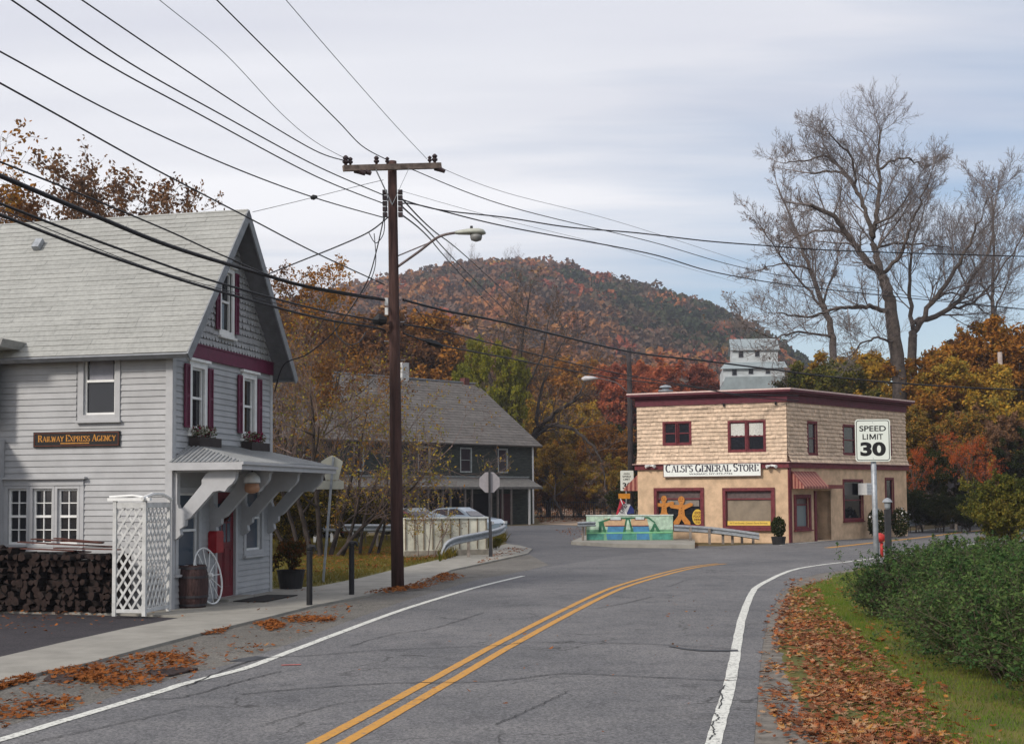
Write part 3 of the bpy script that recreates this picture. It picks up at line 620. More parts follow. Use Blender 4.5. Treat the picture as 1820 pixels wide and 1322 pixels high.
# wreath
c=GW.w(2.2,-.01,1.72); o=None; rg=np.random.default_rng(3); th=rg.uniform(0,6.28,500); rr=.17+rg.normal(0,.025,500)
C=np.array([[*GW.w(2.2+r_*math.cos(a),.0+abs(rg.normal(0,.02)),1.78+r_*math.sin(a))] for r_,a in zip(rr,th)])-np.array(c)
v,f=leafquads(rg,C,.03); link('wreath',mesh_np('wreath',v,f,leafmat('wreath_leaf',[(.03,.02,.012),(.06,.02,.012),(.10,.02,.015)],.1)),loc=c,label='dark dried wreath hanging on the red door',cat='wreath')
# mailbox on wall
c=GW.w(1.45,.09,1.3); o=thing('mailbox',c,'red wall mailbox left of the red door','mailbox')
t=MB(GW.M); t.prism([(1.42,.98),(1.72,.98),(1.72,1.36),(1.68,1.39),(1.46,1.39),(1.42,1.36)],.02,.19); t.build('box',mat('mailbox_red',(.28,.012,.02),.4),o)
t=MB(GW.M); t.box(1.41,1.73,.015,.2,1.28,1.295); t.build('lid',mat('mailbox_red',(0,0,0)),o)
# doormat
c=GW.w(2.5,.75,.05); t=MB(GW.M); t.box(1.7,3.3,.4,1.05,.05,.065); t.build('doormat',mat('doormat_black',(.02,.018,.018),.95),loc=c,label='black doormat on the pavement below the red door',cat='doormat')
# wagon wheel
Wc=GW.w(.98,.24,.58); o=thing('wagon_wheel',Vector((Wc.x,Wc.y,.05)),'white spoked wagon wheel leaning on the house beside the barrel','wagon wheel')
lean=Vector((-GW.n.x*.22,-GW.n.y*.22,1)).normalized(); uu=GW.u
def wp(r,a): return Wc+uu*(r*math.cos(a))+lean*(r*math.sin(a))
t=MB(); pts=[wp(.52,2*math.pi*i/36) for i in range(37)]; t.tube(pts,.018,8,cap=False); t.build('rim',whitep,o,smooth=True)
for i in range(12):
    a=2*math.pi*i/12; t=MB(); t.tube([wp(.07,a),wp(.3,a),wp(.5,a)],[.013,.009,.011],6); t.build('spoke',whitep,o,smooth=True)
ax=uu.cross(lean).normalized(); t=MB(); t.tube([Wc-ax*.09,Wc-ax*.04,Wc+ax*.04,Wc+ax*.09],[.035,.055,.055,.035],12); t.build('hub',whitep,o)
# barrel
Bc=G(341,1083); Bc=Vector((Bc.x,Bc.y,.045)); o=thing('barrel',Bc,'dark wooden barrel standing at the house corner','barrel')
t=MB(); t.lathe(Bc,[(.245,0),(.275,.12),(.29,.28),(.295,.38),(.29,.48),(.275,.62),(.245,.76),(.23,.76),(.23,.72)],22); t.build('staves',mat('barrel_wood',(.05,.025,.024),.7,.35,9,.5,30,stretch=(6,6,.6)),o)
for z,r in ((.05,.263),(.2,.287),(.55,.287),(.71,.260)):
    t=MB(); t.lathe(Bc,[(r,z-.02),(r+.006,z-.02),(r+.004,z+.02),(r-.002,z+.02)],22); t.build('hoop',mat('barrel_hoop',(.05,.045,.05),.5,metal=.5),o)
t=MB(); q=GW.w(-.05,.05,0); bx=Bc+Vector((-.14,.32,0)); t.box(bx.x-.22,bx.x+.1,bx.y-.15,bx.y+.15,.06,.78); 
t.build('milk_crate_box',mat('dark_box_wood',(0,0,0)),loc=bx,label='dark box standing behind the barrel against the wall',cat='box')
t=MB(); t.box(bx.x-.24,bx.x-.04,bx.y-.15,bx.y+.1,.79,.85); t.build('pale_tray',whitep,loc=bx+Vector((0,0,.75)),label='small white tray on the box behind the barrel',cat='tray')
# trellis arbor
a_=P(203,1094,21.35); b_=P(256,1092,21.3); a_.z=b_.z=0; TW=Wall(Vector((a_.x,a_.y,.0)),(b_.x-a_.x,b_.y-a_.y)); Wd=(b_-a_).length
tr=thing('garden_arbor',Vector((a_.x,a_.y,0)),'white lattice garden arbor standing between woodpile and barrel','arbor')
TD=.50
c_=P(299,1085,22.25); c_.z=0; 
TW2=Wall(TW.w(Wd,0,0),(c_.x-b_.x,c_.y-b_.y)); Wd2=(c_-b_).length
HT=2+(886-888)/100+.05
HT=2.0-.01
def lattice2(W,wd):
    zb,zt=.16,HT-.14; t=MB(W.M); sp=.15; k=.62; n=int((wd+zt)/sp)+3; hw=.022
    for s in (1,-1):
        for i in range(-n,n):
            c=i*sp; f=lambda z:c+s*(z-zb)*k; lo,hi=zb,zt
            if s>0: lo=max(lo,zb-c/k); hi=min(hi,zb+(wd-c)/k)
            else: lo=max(lo,zb+(c-wd)/k); hi=min(hi,zb+c/k)
            if hi-lo<.05: continue
            n0=.004*s; t.prism([(f(lo)-hw,lo),(f(lo)+hw,lo),(f(hi)+hw,hi),(f(hi)-hw,hi)],n0,n0+.008*s)
    t.build('lattice',MT['arbor_paint'],tr)
whitea=mat('arbor_paint',(.50,.50,.50),.6,.12,6)
lattice2(TW,Wd); lattice2(TW2,Wd2)
for W,u in ((TW,0),(TW,Wd),(TW2,Wd2)):
    t=MB(W.M); t.box(u-.03,u+.03,-.03,.03,.045,HT-.02); t.build('post',whitea,tr)
for W,wd in ((TW,Wd),(TW2,Wd2)):
    for z0_,z1_ in ((.10,.16),(HT-.14,HT-.05)): t=MB(W.M); t.box(.03,wd-.03,-.02,.02,z0_,z1_); t.build('rail',whitea,tr)
t=MB(TW.M); t.box(-.12,Wd+.1,-.05,.05,HT-.02,HT+.03); t.tube([TW.w(-.1,.0,HT+.04),TW.w(.2,.03,HT+.06),TW.w(Wd,.0,HT+.05)],.02,6); t.M=None
t2=MB(); t2.tube([TW2.w(-.1,0,HT+.02),TW2.w(Wd2*.3,0,HT+.09),TW2.w(Wd2*.7,0,HT+.09),TW2.w(Wd2+.1,0,HT+.0)],.03,6); t2.tube([TW.w(-.1,0,HT+.05),TW.w(.3,0,HT+.07),TW.w(Wd+.05,0,HT+.03)],.02,6)
t3=MB(TW.M); t3.box(-.12,Wd+.1,-.05,.05,HT-.02,HT+.03); t3.build('top_beam',whitep,tr); t2.build('vine_arch',whitep,tr)
# firewood pile
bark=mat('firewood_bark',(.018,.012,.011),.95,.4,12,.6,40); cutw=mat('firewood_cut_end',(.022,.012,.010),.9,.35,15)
R=random.Random(4); protos=[]
LX=Wall(SW.w(0,0,0),SWu)
u_a,_=SW.uv(-60,1000,1.0); u_b,_=SW.uv(196,1000,1.0)
def log_mesh(k):
    t=MB(); rr=R.uniform(.05,.085); n=R.choice((3,5,6,7)); pts=[(rr*R.uniform(.75,1.15)*math.cos(2*math.pi*i/n),rr*R.uniform(.75,1.15)*math.sin(2*math.pi*i/n)) for i in range(n)]
    L=R.uniform(.38,.46); k=n
    t.add([(x,-L/2,z) for x,z in pts]+[(x*R.uniform(.9,1.1),L/2,z) for x,z in pts],[(i,(i+1)%k,k+(i+1)%k,k+i) for i in range(k)],0); t.add([(x,-L/2,z) for x,z in pts],[tuple(range(k))],1); t.add([(x,L/2,z) for x,z in pts],[tuple(range(k))[::-1]],1)
    me=t.build('firewood_log',[bark,cutw]); d=me.data; bpy.data.objects.remove(me); return d
lm=[log_mesh(i) for i in range(9)]
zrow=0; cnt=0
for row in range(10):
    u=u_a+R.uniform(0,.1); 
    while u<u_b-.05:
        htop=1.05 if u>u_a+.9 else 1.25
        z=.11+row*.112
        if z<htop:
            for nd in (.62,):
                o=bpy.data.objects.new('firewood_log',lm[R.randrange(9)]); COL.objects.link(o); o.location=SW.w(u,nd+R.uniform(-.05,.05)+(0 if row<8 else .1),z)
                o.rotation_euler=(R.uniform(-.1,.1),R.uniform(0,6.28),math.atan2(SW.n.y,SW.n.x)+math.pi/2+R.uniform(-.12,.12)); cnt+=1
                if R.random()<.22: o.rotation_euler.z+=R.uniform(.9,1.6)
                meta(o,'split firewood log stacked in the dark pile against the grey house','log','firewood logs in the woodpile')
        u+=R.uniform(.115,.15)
slat=mat('red_brown_board',(.09,.035,.028),.85,.3,8,.4)
for i in range(7):
    a=u_a+.6+R.uniform(0,1.0); b=a+R.uniform(.7,1.4); b=min(b,u_b); z=1.08+.03*i+R.uniform(0,.03); n_=.5+R.uniform(-.15,.2); t=MB(SW.M)
    t.M=None; t.bar(SW.w(a,n_,z+R.uniform(0,.08)),SW.w(b,n_,z-.02),.11,.02)
    t.build('loose_board',slat,loc=SW.w((a+b)/2,n_,z),label='weathered red-brown board lying on top of the woodpile',cat='board',group='boards on the woodpile')
t=MB(SW.M); t.box(u_b-.01,u_b+.03,.35,.9,.05,1.05); t.build('woodpile_end',mat('dark_box_wood',(0,0,0)),loc=SW.w(u_b,.6,.05),label='dark end board closing the woodpile beside the arbor',cat='board')
# hitching posts
for (bx_,by_,ty,lb) in ((550,1079,968,'nearer black iron hitching post on the pavement before the porch'),(625,1060,962,'farther black hitching post on the pavement edge left of the utility pole')):
    g=G(bx_,by_); hgt=2-(ty-882)/(F/g.y); o=thing('hitching_post',g,lb,'hitching post')
    t=MB(); t.lathe((g.x,g.y,.04),[(.055,0),(.055,hgt-.16),(.06,hgt-.14),(.045,hgt-.12)],12); t.build('post',blackm,o)
    t=MB(); t.lathe((g.x,g.y,.04),[(.03,hgt-.13),(.06,hgt-.1),(.065,hgt-.05),(.04,hgt-.01),(.005,hgt)],12); t.tube([(g.x+.03,g.y,hgt+.0),(g.x+.09,g.y,hgt-.0),(g.x+.12,g.y,hgt-.06)],[.04,.035,.025],8); t.build('horse_head_cap',blackm,o)
    t=MB(); t.tube([(g.x+.12+.035*math.cos(a*.7),g.y,hgt-.1+.035*math.sin(a*.7)) for a in range(10)],.007,5,cap=False); t.build('ring',blackm,o)
# planter
g=G(517,1049); g=Vector((g.x,g.y,.045)); o=thing('planter',g,'round black planter with a reddish shrub beside the porch corner','planter')
t=MB(); t.lathe(g,[(.24,0),(.30,.36),(.32,.4),(.29,.4),(.27,.34)],18); t.build('pot',mat('planter_black',(.018,.017,.018),.7),o)
rg=np.random.default_rng(12); C=np.concatenate([leaves_cloud(rg,(rg.normal(0,.16),rg.normal(0,.16),rg.uniform(.5,.95)),(.13,.13,.18),60,.03) for _ in range(22)]); v,f=leafquads(rg,C,.04); link('shrub',mesh_np('shrub',v,f,leafmat('planter_leaf',[(.02,.035,.012),(.05,.04,.015),(.12,.045,.015),(.07,.06,.02)],.25)),o)
t=MB(); [t.tube([(g.x,g.y,.35),(g.x+R.uniform(-.25,.25),g.y+R.uniform(-.2,.2),.95)],[.012,.004],4) for _ in range(8)]; t.build('stem',bark,o)
# ---------------------------------------------------------------- general store
Cn=G(1402,965); Cn.z=0; d0=Cn.y
Aw=P(1134,900,d0+2.4); Aw.z=0; Bw=P(1612,900,d0+7.6); Bw.z=0; Dw=Aw+(Bw-Cn)
store=thing('general_store',Cn,'two-storey tan and cream corner store with maroon trim and flat roof','shop')
FWl=Wall(Aw,(Cn.x-Aw.x,Cn.y-Aw.y)); LF=(Cn-Aw).length
SWl=Wall(Cn,(Bw.x-Cn.x,Bw.y-Cn.y)); LS=(Bw-Cn).length
BKl=Wall(Bw,(Dw.x-Bw.x,Dw.y-Bw.y)); LFl=Wall(Dw,(Aw.x-Dw.x,Aw.y-Dw.y))
zb=FWl.uv(1380,822)[1]; zc_=FWl.uv(1395,712)[1]; zt_=FWl.uv(1400,689,.3)[1]
sw1=FWl.rect(1168,872,1246,934); sw2=FWl.rect(1290,872,1372,936)
fu1=FWl.rect(1181,752,1226,788); fu2=FWl.rect(1297,750,1358,800)
s1=MB(); panel(s1,0,LF,0,zb,[sw1,sw2],0,.18,M=FWl.M)
# side openings
su1=SWl.rect(1436,752,1450,806); su2=SWl.rect(1499,758,1520,806); su3=SWl.rect(1560,758,1582,806)
sg1=SWl.rect(1500,855,1532,922); sg2=SWl.rect(1575,852,1587,925)
ssw=SWl.rect(1414,884,1437,937); rec=SWl.rect(1450,872,1477,964); rec=(rec[0],rec[1],.05,rec[3])
panel(s1,0,LS,0,zb,[ssw,rec,sg1,sg2],0,.18,M=SWl.M)
panel(s1,0,(Dw-Bw).length,0,zt_-.2,(),0,M=BKl.M); panel(s1,0,(Aw-Dw).length,0,zt_-.2,(),0,M=LFl.M)
s1.build('lower_wall',tan,store)
s1=MB(SWl.M); a,b,c,d=rec; D_=1.3
s1.add([(a,0,c),(a,-D_,c),(a,-D_,d),(a,0,d)],[(0,1,2,3)]); s1.add([(b,0,c),(b,-D_,c),(b,-D_,d),(b,0,d)],[(0,1,2,3)]); s1.add([(a,-D_,c),(b,-D_,c),(b,-D_,d),(a,-D_,d)],[(0,1,2,3)]); s1.add([(a,0,d),(b,0,d),(b,-D_,d),(a,-D_,d)],[(0,1,2,3)])
s1.build('entry_recess',tan,store)
t=MB(SWl.M); t.box(a+.1,a+.95,-D_+.01,-D_+.06,.05,2.05); e_d=t.build('door',maroon,store)
t=MB(SWl.M); t.box(a+.22,a+.83,-D_+.061,-D_+.068,1.0,1.9); t.build('pane',glass,e_d)
flare=lambda z:max(0,(zb+.55-z)/.55)**1.6*.16
s2=MB()
clap(s2,0,LF,zb+.02,zc_+.1,[(q[0]-.08,q[1]+.08,q[2]-.08,q[3]+.08) for q in (fu1,fu2)],.165,.034,M=FWl.M,piece=.17,flare=flare,jit=.006)
clap(s2,0,LS,zb+.02,zc_+.1,[(q[0]-.08,q[1]+.08,q[2]-.08,q[3]+.08) for q in (su1,su2,su3)],.165,.034,M=SWl.M,piece=.17,flare=flare,jit=.006)
clap(s2,0,(Aw-Dw).length,zb+.02,zc_+.1,(),.33,.022,M=LFl.M,flare=flare)
s2.build('shingle_siding',shing,store)
s3=MB(); panel(s3,0,LF,zb,zt_-.1,[fu1,fu2],-.002,.1,M=FWl.M); panel(s3,0,LS,zb,zt_-.1,[su1,su2,su3],-.002,.1,M=SWl.M); s3.build('upper_wall',shing,store)
# belt and cornice
def mitre(mb,n0,n1,z0,z1,ext=0.0,mi=0):
    # polygonal band along front and side walls, mitred at the corner
    def cor(n):
        # intersection of the two offset lines
        p=Cn+FWl.n*n; q=Cn+SWl.n*n; d1=FWl.u; d2=SWl.u
        den=d1.x*d2.y-d1.y*d2.x; tt=((q.x-p.x)*d2.y-(q.y-p.y)*d2.x)/den; return p+d1*tt
    def line(n): return [Aw+FWl.n*n-FWl.u*n,cor(n),Bw+SWl.n*n+SWl.u*n]
    o,i=line(n1),line(n0)
    for k in (0,1):
        q=[i[k],i[k+1],o[k+1],o[k]]; mb.add([(p.x,p.y,z) for z in (z0,z1) for p in q],[(0,1,2,3),(7,6,5,4),(3,2,6,7),(0,4,5,1),(0,3,7,4),(1,5,6,2)],mi)
    return
t=MB(); mitre(t,.0,.10,zb-.22,zb+.0); t.build('belt_board',maroon,store)
t=MB(); mitre(t,.0,.19,zb+.001,zb+.03); t.build('belt_edge',mat('pale_pink_trim',(.50,.33,.30),.6),store)
t=MB(); mitre(t,.0,.06,zc_-.05,zc_+.28); mitre(t,.0,.22,zc_+.281,zc_+.36); mitre(t,.0,.34,zc_+.361,zt_-.06); t.build('cornice',mat('cornice_maroon',(.10,.016,.028),.6,.15,6),store)
t=MB(); mitre(t,-.2,.36,zt_-.059,zt_); t.build('cornice_edge',mat('cornice_edge_pink',(.62,.45,.42),.6,.08,6),store)
t=MB(); pts=[Aw,Cn,Bw,Dw]; t.add([(p.x,p.y,zt_-.2) for p in pts],[(0,1,2,3)]); t.build('roof',mat('flat_roof_tar',(.06,.06,.06),.9),store)
# brackets holding the power service under the cornice
t=MB(FWl.M)
for px in (1287,1379): u=FWl.uv(px,715)[0]; t.box(u-.03,u+.03,.0,.14,zc_-.16,zc_-.03)
t.build('cable_bracket',blackm,store)
# shop windows with interior displays
shopg=glassmat('shop_glass',(.14,.12,.10),.15)
mglass=mat('milky_transom',(.11,.08,.08),.35,.2,6)
def shopwin(W,r,transom,gm,label=None):
    u0,u1,z0,z1=r; t=MB(W.M); ring(t,u0,u1,z0,z1,.13,.0,.07,wb=.10); t.box(u0-.18,u1+.18,.0,.14,z0-.16,z0-.101); f=t.build('shop_window',maroon,store,label)
    zt2=z1-transom
    t=MB(W.M); ring(t,u0+.05,u1-.05,z0+.05,z1-.05,.05,-.11,-.04); t.box(u0+.05,u1-.05,-.11,-.035,zt2-.03,zt2+.03); t.build('sash',maroon,f)
    t=MB(W.M); t.add([(u0+.03,-.09,z0+.03),(u1-.03,-.09,z0+.03),(u1-.03,-.09,zt2),(u0+.03,-.09,zt2)],[(0,1,2,3)]); t.build('pane',gm,f)
    t=MB(W.M); t.add([(u0+.03,-.085,zt2),(u1-.03,-.085,zt2),(u1-.03,-.085,z1-.04),(u0+.03,-.085,z1-.04)],[(0,1,2,3)]); t.build('transom',mglass,f)
    return f
f1=shopwin(FWl,sw1,.34,glass); f2=shopwin(FWl,sw2,.34,mat('covered_shop_pane',(.23,.185,.14),.3,.12,2.5))
t=MB(FWl.M); u0,u1,z0,z1=sw1; t.box(u0+.1,u1-.1,-.084,-.080,z1-.66,z1-.40); t.build('valance',mat('grey_valance',(.22,.19,.17),.8,.1),f1)
# gingerbread figures and the yellow oval notice in the left shop window
ging=mat('gingerbread_orange',(.46,.18,.035),.7,.12,9)
for cx_,cy_,h_,lb in ((1180,906,36,'orange gingerbread man cut-out on the left in the shop window'),(1211,911,47,'larger orange gingerbread man cut-out beside the yellow oval in the shop window')):
    u,z=FWl.uv(cx_,cy_+ (18 if cx_<1200 else 20),.02); s=h_/F*54; s=1.13 if cx_>1200 else 1.0
    t=MB(FWl.M); k=s
    body=[(-.10,.0),(-.30,-.02),(-.31,.08),(-.13,.32),(-.10,.56),(-.40,.60),(-.46,.66),(-.40,.73),(-.10,.72),(-.06,.74)]+[( .13*math.sin(a),.90-.15*math.cos(a)) for a in [ -0.9-(.9+.0)*0,-1.4,-1.9,-2.5,3.14,2.5,1.9,1.4,.9]]+[(.06,.74),(.10,.72),(.36,.80),(.45,.76),(.43,.68),(.11,.54),(.13,.32),(.33,.08),(.34,-.03),(.12,.0),(.0,.18)]
    if z<.1: z=.1
    zz=z; poly=[(u+a_*k,zz+b_*k) for a_,b_ in body]
    o=thing('gingerbread_cutout',FWl.w(u,0,zz),lb,'window decoration'); t.prism(poly,-.04,-.02); t.build('figure',ging,o)
    t=MB(FWl.M)
    for (a_,b_,r_) in ((-.045,.94,.018),(.045,.94,.018),(0,.60,.02),(0,.50,.02),(0,.40,.02)):
        t.prism([(u+a_*k+r_*math.cos(q*1.047),zz+b_*k+r_*math.sin(q*1.047)) for q in range(6)],-.02,-.012)
    t.box(u-.05*k,u+.05*k,-.02,-.014,zz+.855*k,zz+.87*k); t.build('icing',mat('brown_icing',(.12,.03,.01),.6),o)
u,z=FWl.uv(1240,918.5,-.03); o=thing('oval_sign',FWl.w(u,-.03,z-.5),'yellow oval sign with dark red lettering in the shop window','sign')
t=MB(FWl.M); t.prism([(u+.235*math.cos(a*.2618),z+.33*math.sin(a*.2618)) for a in range(24)],-.045,-.03); t.build('board',mat('oval_yellow',(.62,.40,.05),.6,.06),o)
redl=mat('dark_red_lettering',(.12,.025,.005),.6)
for tx,(a_,b_,c_,d_) in (('GOOD',(-.13,.13,.12,.23)),('FOOD',(-.18,.18,-.02,.08)),('HERE',(-.16,.16,-.16,-.06)),('TO GO',(-.1,.1,-.27,-.19))): write(FWl,tx,u+a_,u+b_,z+c_,z+d_,-.026,redl,o,bold=.03)
u,z=FWl.uv(1193,896,-.03); t=MB(FWl.M); t.box(u-.10,u+.10,-.045,-.03,z-.05,z+.05); t.build('notice_card',mat('oval_yellow',(0,0,0)),loc=FWl.w(u,-.03,z),label='small yellow card between the gingerbread men in the shop window',cat='card')
u0,u1,z0,z1=sw2; zz=FWl.uv(1330,933,0)[1]; o=thing('banner',FWl.w((u0+u1)/2,-.03,zz-.09),'yellow banner with dark lettering along the bottom of the right shop window','banner')
t=MB(FWl.M); t.box(u0+.06,u1-.08,-.035,-.022,z0+.06,z0+.24); t.build('cloth',mat('banner_yellow',(.70,.48,.10),.7,.08),o)
write(FWl,'Ice Cold Drinks  Country Store Services',u0+.16,u1-.2,z0+.10,z0+.19,-.018,mat('banner_ink',(.08,.06,.02),.7),o,bold=.01)
# upper front windows
window(store,FWl,(fu1[0],(fu1[0]+fu1[1])/2-.05,fu1[2],fu1[3]),.08,maroon,maroon,glass,1,1,sill=False,deep=.06)
window(store,FWl,((fu1[0]+fu1[1])/2+.05,fu1[1],fu1[2],fu1[3]),.08,maroon,maroon,glass,1,1,sill=False,deep=.062)
window(store,FWl,(fu2[0],(fu2[0]+fu2[1])/2-.05,fu2[2],fu2[3]),.08,maroon,maroon,glass,1,1,sill=False,curtain=lace,deep=.06)
window(store,FWl,((fu2[0]+fu2[1])/2+.05,fu2[1],fu2[2],fu2[3]),.08,maroon,maroon,glass,1,1,sill=False,curtain=lace,deep=.062)
for r in (su1,su2,su3): window(store,SWl,r,.09,maroon,maroon,glassmat('dim_glass',(.035,.025,.035),.15) if 'dim_glass' not in MT else MT['dim_glass'],1,1,sill=False)
for r in (sg1,sg2): window(store,SWl,r,.09,maroon,maroon,glass,1,1,sill=True)
shopwin(SWl,ssw,.3,glassmat('pale_shop_glass',(.16,.20,.22),.12))
t=MB(SWl.M); u=SWl.uv(1407,900)[0]; t.box(.02,.22,.0,.05,0,zb-.22); t.build('corner_pilaster',maroon,store); t=MB(SWl.M); t.box(a-.14,a-.001,.0,.06,0,rec[3]); t.build('pilaster',maroon,store)
# awnings: triangular hood of striped metal
aw1=mat('awning_red',(.19,.045,.04),.55,.15,8); aw2=mat('awning_pink',(.36,.16,.12),.55,.1,8)
def awning(W,u0,u1,ztop,zlow,proj,nm='awning'):
    t=MB(W.M); n=int((u1-u0)/.12); dz=.1
    for i in range(n):
        a=u0+(u1-u0)*i/n; b=u0+(u1-u0)*(i+1)/n-.004; k=i%2
        t.add([(a,0,ztop),(b,0,ztop),(b,proj,zlow),(a,proj,zlow)],[(0,1,2,3)],k); t.add([(a,proj,zlow),(b,proj,zlow),(b,proj+.002,zlow-dz),(a,proj+.002,zlow-dz)],[(0,1,2,3)],k)
    m_=8
    for e in (u0,u1-.004):
        for i in range(m_):
            p0=proj*i/m_; p1=proj*(i+1)/m_-.004; z0_=ztop-(ztop-zlow)*p0/proj; z1_=ztop-(ztop-zlow)*p1/proj
            t.add([(e,p0,z0_),(e,p1,z1_),(e,p1,zlow-dz),(e,p0,zlow-dz)],[(0,1,2,3)],i%2)
    return t.build(nm,[aw1,aw2],store)
zl=SWl.uv(1440,868,.8)[1]; awning(SWl,.28,rec[0]+.05,zb-.35,zl+.1,.6)
t=MB(SWl.M); t.box(rec[0]+.055,rec[1]+.1,.0,.6,zl+.0,zl+.16); t.build('awning_valance',aw1,store)
awning(LFl,LF*0+(Aw-Dw).length-2.6,(Aw-Dw).length-.2,FWl.uv(1134,838)[1],FWl.uv(1125,868)[1],.95)
# store sign
r=FWl.rect(1180,822,1352,846,.12); zt3=r[3]; o=thing('shop_sign',FWl.w((r[0]+r[1])/2,.15,r[2]),'long white board sign with the store name above the shop windows','sign')
t=MB(FWl.M); t.box(r[0],r[1],.101,.15,r[2],r[3]); t.build('board',mat('sign_white',(.74,.76,.74),.5,.03),o)
t=MB(FWl.M); ring(t,r[0]+.0,r[1]-.0,r[2]+.0,r[3]-.0,.02,.10,.155); t.build('border',mat('sign_dark_frame',(.13,.05,.05),.6),o)  # raised border round the board, one even dark red-brown
ink=mat('sign_ink',(.035,.03,.05),.6)
hh=r[3]-r[2]
serif(FWl,["CALSI'S",'GENERAL','STORE'],r[0]+.10,r[1]-.10,r[2]+hh*.34,r[3]-hh*.10,.153,ink,o,small=.86)
write(FWl,'WASSAIC, NY-373-7735',r[0]+1.1,r[0]+2.95,r[2]+hh*.10,r[2]+hh*.24,.153,ink,o,bold=.02)
for px,lb in ((1157,'white spotlight pair on the maroon belt at the left of the store front'),(1372,'white spotlight pair on the maroon belt right of the store sign')):
    u,z=FWl.uv(px,827,.12); o=thing('floodlight',FWl.w(u,.1,z),lb,'light'); t=MB(FWl.M); t.box(u-.05,u+.05,.10,.16,z-.04,z+.04); t.build('mount',whitep,o)
    for s in (-1,1):
        t=MB(); t.cyl(FWl.w(u+s*.04,.15,z),FWl.w(u+s*.2,.28,z-.05),.03,.075,10); t.build('lamp_head',whitep,o)
# roof vent
q=P(1183,690,d0+6); q.z=zt_-.2; o=thing('roof_vent',q,'round grey metal turbine vent standing on the store roof','vent'); t=MB(); t.lathe(q,[(.2,0),(.2,.35),(.36,.42),(.36,.48),(.16,.5),(.16,.56),(.34,.6),(.34,.66),(.15,.68),(.15,.74),(.3,.78),(.22,.86),(.02,.9)],16); t.build('cowl',metalg,o)
# air conditioner
u,z=SWl.uv(1528,868,.3); o=thing('air_conditioner',SWl.w(u,.0,z-.3),'white window air conditioner on the side wall of the store','air conditioner')
u0_=sg1[1]-.48; t=MB(SWl.M); t.box(u0_,u0_+.62,.08,.5,z-.28,z+.24); t.build('case',whitep,o); t=MB(SWl.M)
for i in range(7): t.box(u0_+.04,u0_+.58,.5,.508,z-.24+i*.065,z-.215+i*.065)
t.build('grille',mat('grille_grey',(.35,.36,.38),.5),o)
# ---------------------------------------------------------------- green barn
barnm=mat('barn_green_boards',(.036,.042,.036),.85,.3,2,.2,stretch=(1,1,6)); broof=mat('barn_roof_shingle',(.115,.105,.10),.95,.14,3,.4,30,isl=.12)
R0=P(948,900,93); R0.z=0; L0=P(455,900,76); L0.z=0
BA=Wall(L0,(R0.x-L0.x,R0.y-L0.y)); LB=(R0-L0).length; BWD=13.0; BE,BR=5.9,10.6
barn=thing('barn',L0,'long dark green two-storey building with a big grey roof and full-width porch','building')
t=MB(BA.M); wins=[BA.rect(a_,796,b_,840) for a_,b_ in ((744,763),(819,837),(886,901))]+[BA.rect(630,800,645,850),BA.rect(540,802,555,850)]
zl_=wins[0][2]; wins=[(q[0],q[1],3.75,5.35) for q in wins]
clap(t,0,LB,2.9,BE,[(q[0]-.1,q[1]+.1,q[2]-.1,q[3]+.1) for q in wins],.2,.02); panel(t,0,LB,0,BE,wins,-.001,.12); EB=Wall(BA.w(LB,0,0),(-BA.n.x,-BA.n.y)); panel(t,0,BWD,0,BE,(),0,M=EB.M); t.add([(0,0,BE),(BWD,0,BE),(BWD/2,0,BR)],[(0,1,2)],0,EB.M)
EL=Wall(BA.w(0,-BWD,0),(BA.n.x,BA.n.y)); panel(t,0,BWD,0,BE,(),0,M=EL.M); t.add([(0,0,BE),(BWD,0,BE),(BWD/2,0,BR)],[(0,1,2)],0,EL.M); t.build('wall',barnm,barn)
for q in wins: window(barn,BA,q,.07,mat('barn_window_trim',(.34,.36,.36),.7,.2,4),mat('sash_dull',(.25,.27,.27),.6),MT['dim_glass'],1,1,sill=False)
t=MB(BA.M); t.box(LB-.12,LB+.03,.0,.04,0,BE-.05); t.build('corner_board',whitep,barn)
sl_=math.atan((BR-BE)/(BWD/2)); t=MB(); ov=.5
for s in (0,1):
    O=BA.w(-ov,ov if s==0 else -BWD-ov,BE-ov*math.tan(sl_)+.12); up_=(BA.n*(-1 if s==0 else 1))*math.cos(sl_)+Vector((0,0,1))*math.sin(sl_); nn_=(BA.n*(1 if s==0 else -1))*math.sin(sl_)+Vector((0,0,1))*math.cos(sl_)
    PM=plane(O,BA.u,up_,nn_); LN=(BWD/2+ov)/math.cos(sl_); clap(t,0,LB+2*ov,0,LN,(),.35,.015,M=PM,piece=2.0); t.box(0,LB+2*ov,-.1,-.006,0,LN,0,PM)
t.build('roof',broof,barn)
t=MB(BA.M); t.box(-ov,LB+ov,-BWD/2-.12,-BWD/2+.12,BR+.12,BR+.2); t.build('ridge_cap',metalg,barn)
for px,w_,top,bot,m_,nm,dd in ((716,.65,645,672,mat('white_chimney',(.45,.45,.45),.8),'chimney',0),(826,.5,672,692,mat('brick_chimney',(.10,.035,.03),.9),'chimney',0)):
    u=BA.uv(px,660,-BWD/2)[0]; zt4=BA.uv(px,top,-BWD/2)[1]; t=MB(BA.M); t.box(u-w_/2,u+w_/2,-BWD/2-w_/2,-BWD/2+w_/2,BR-.4,zt4); t.build(nm,m_,barn)
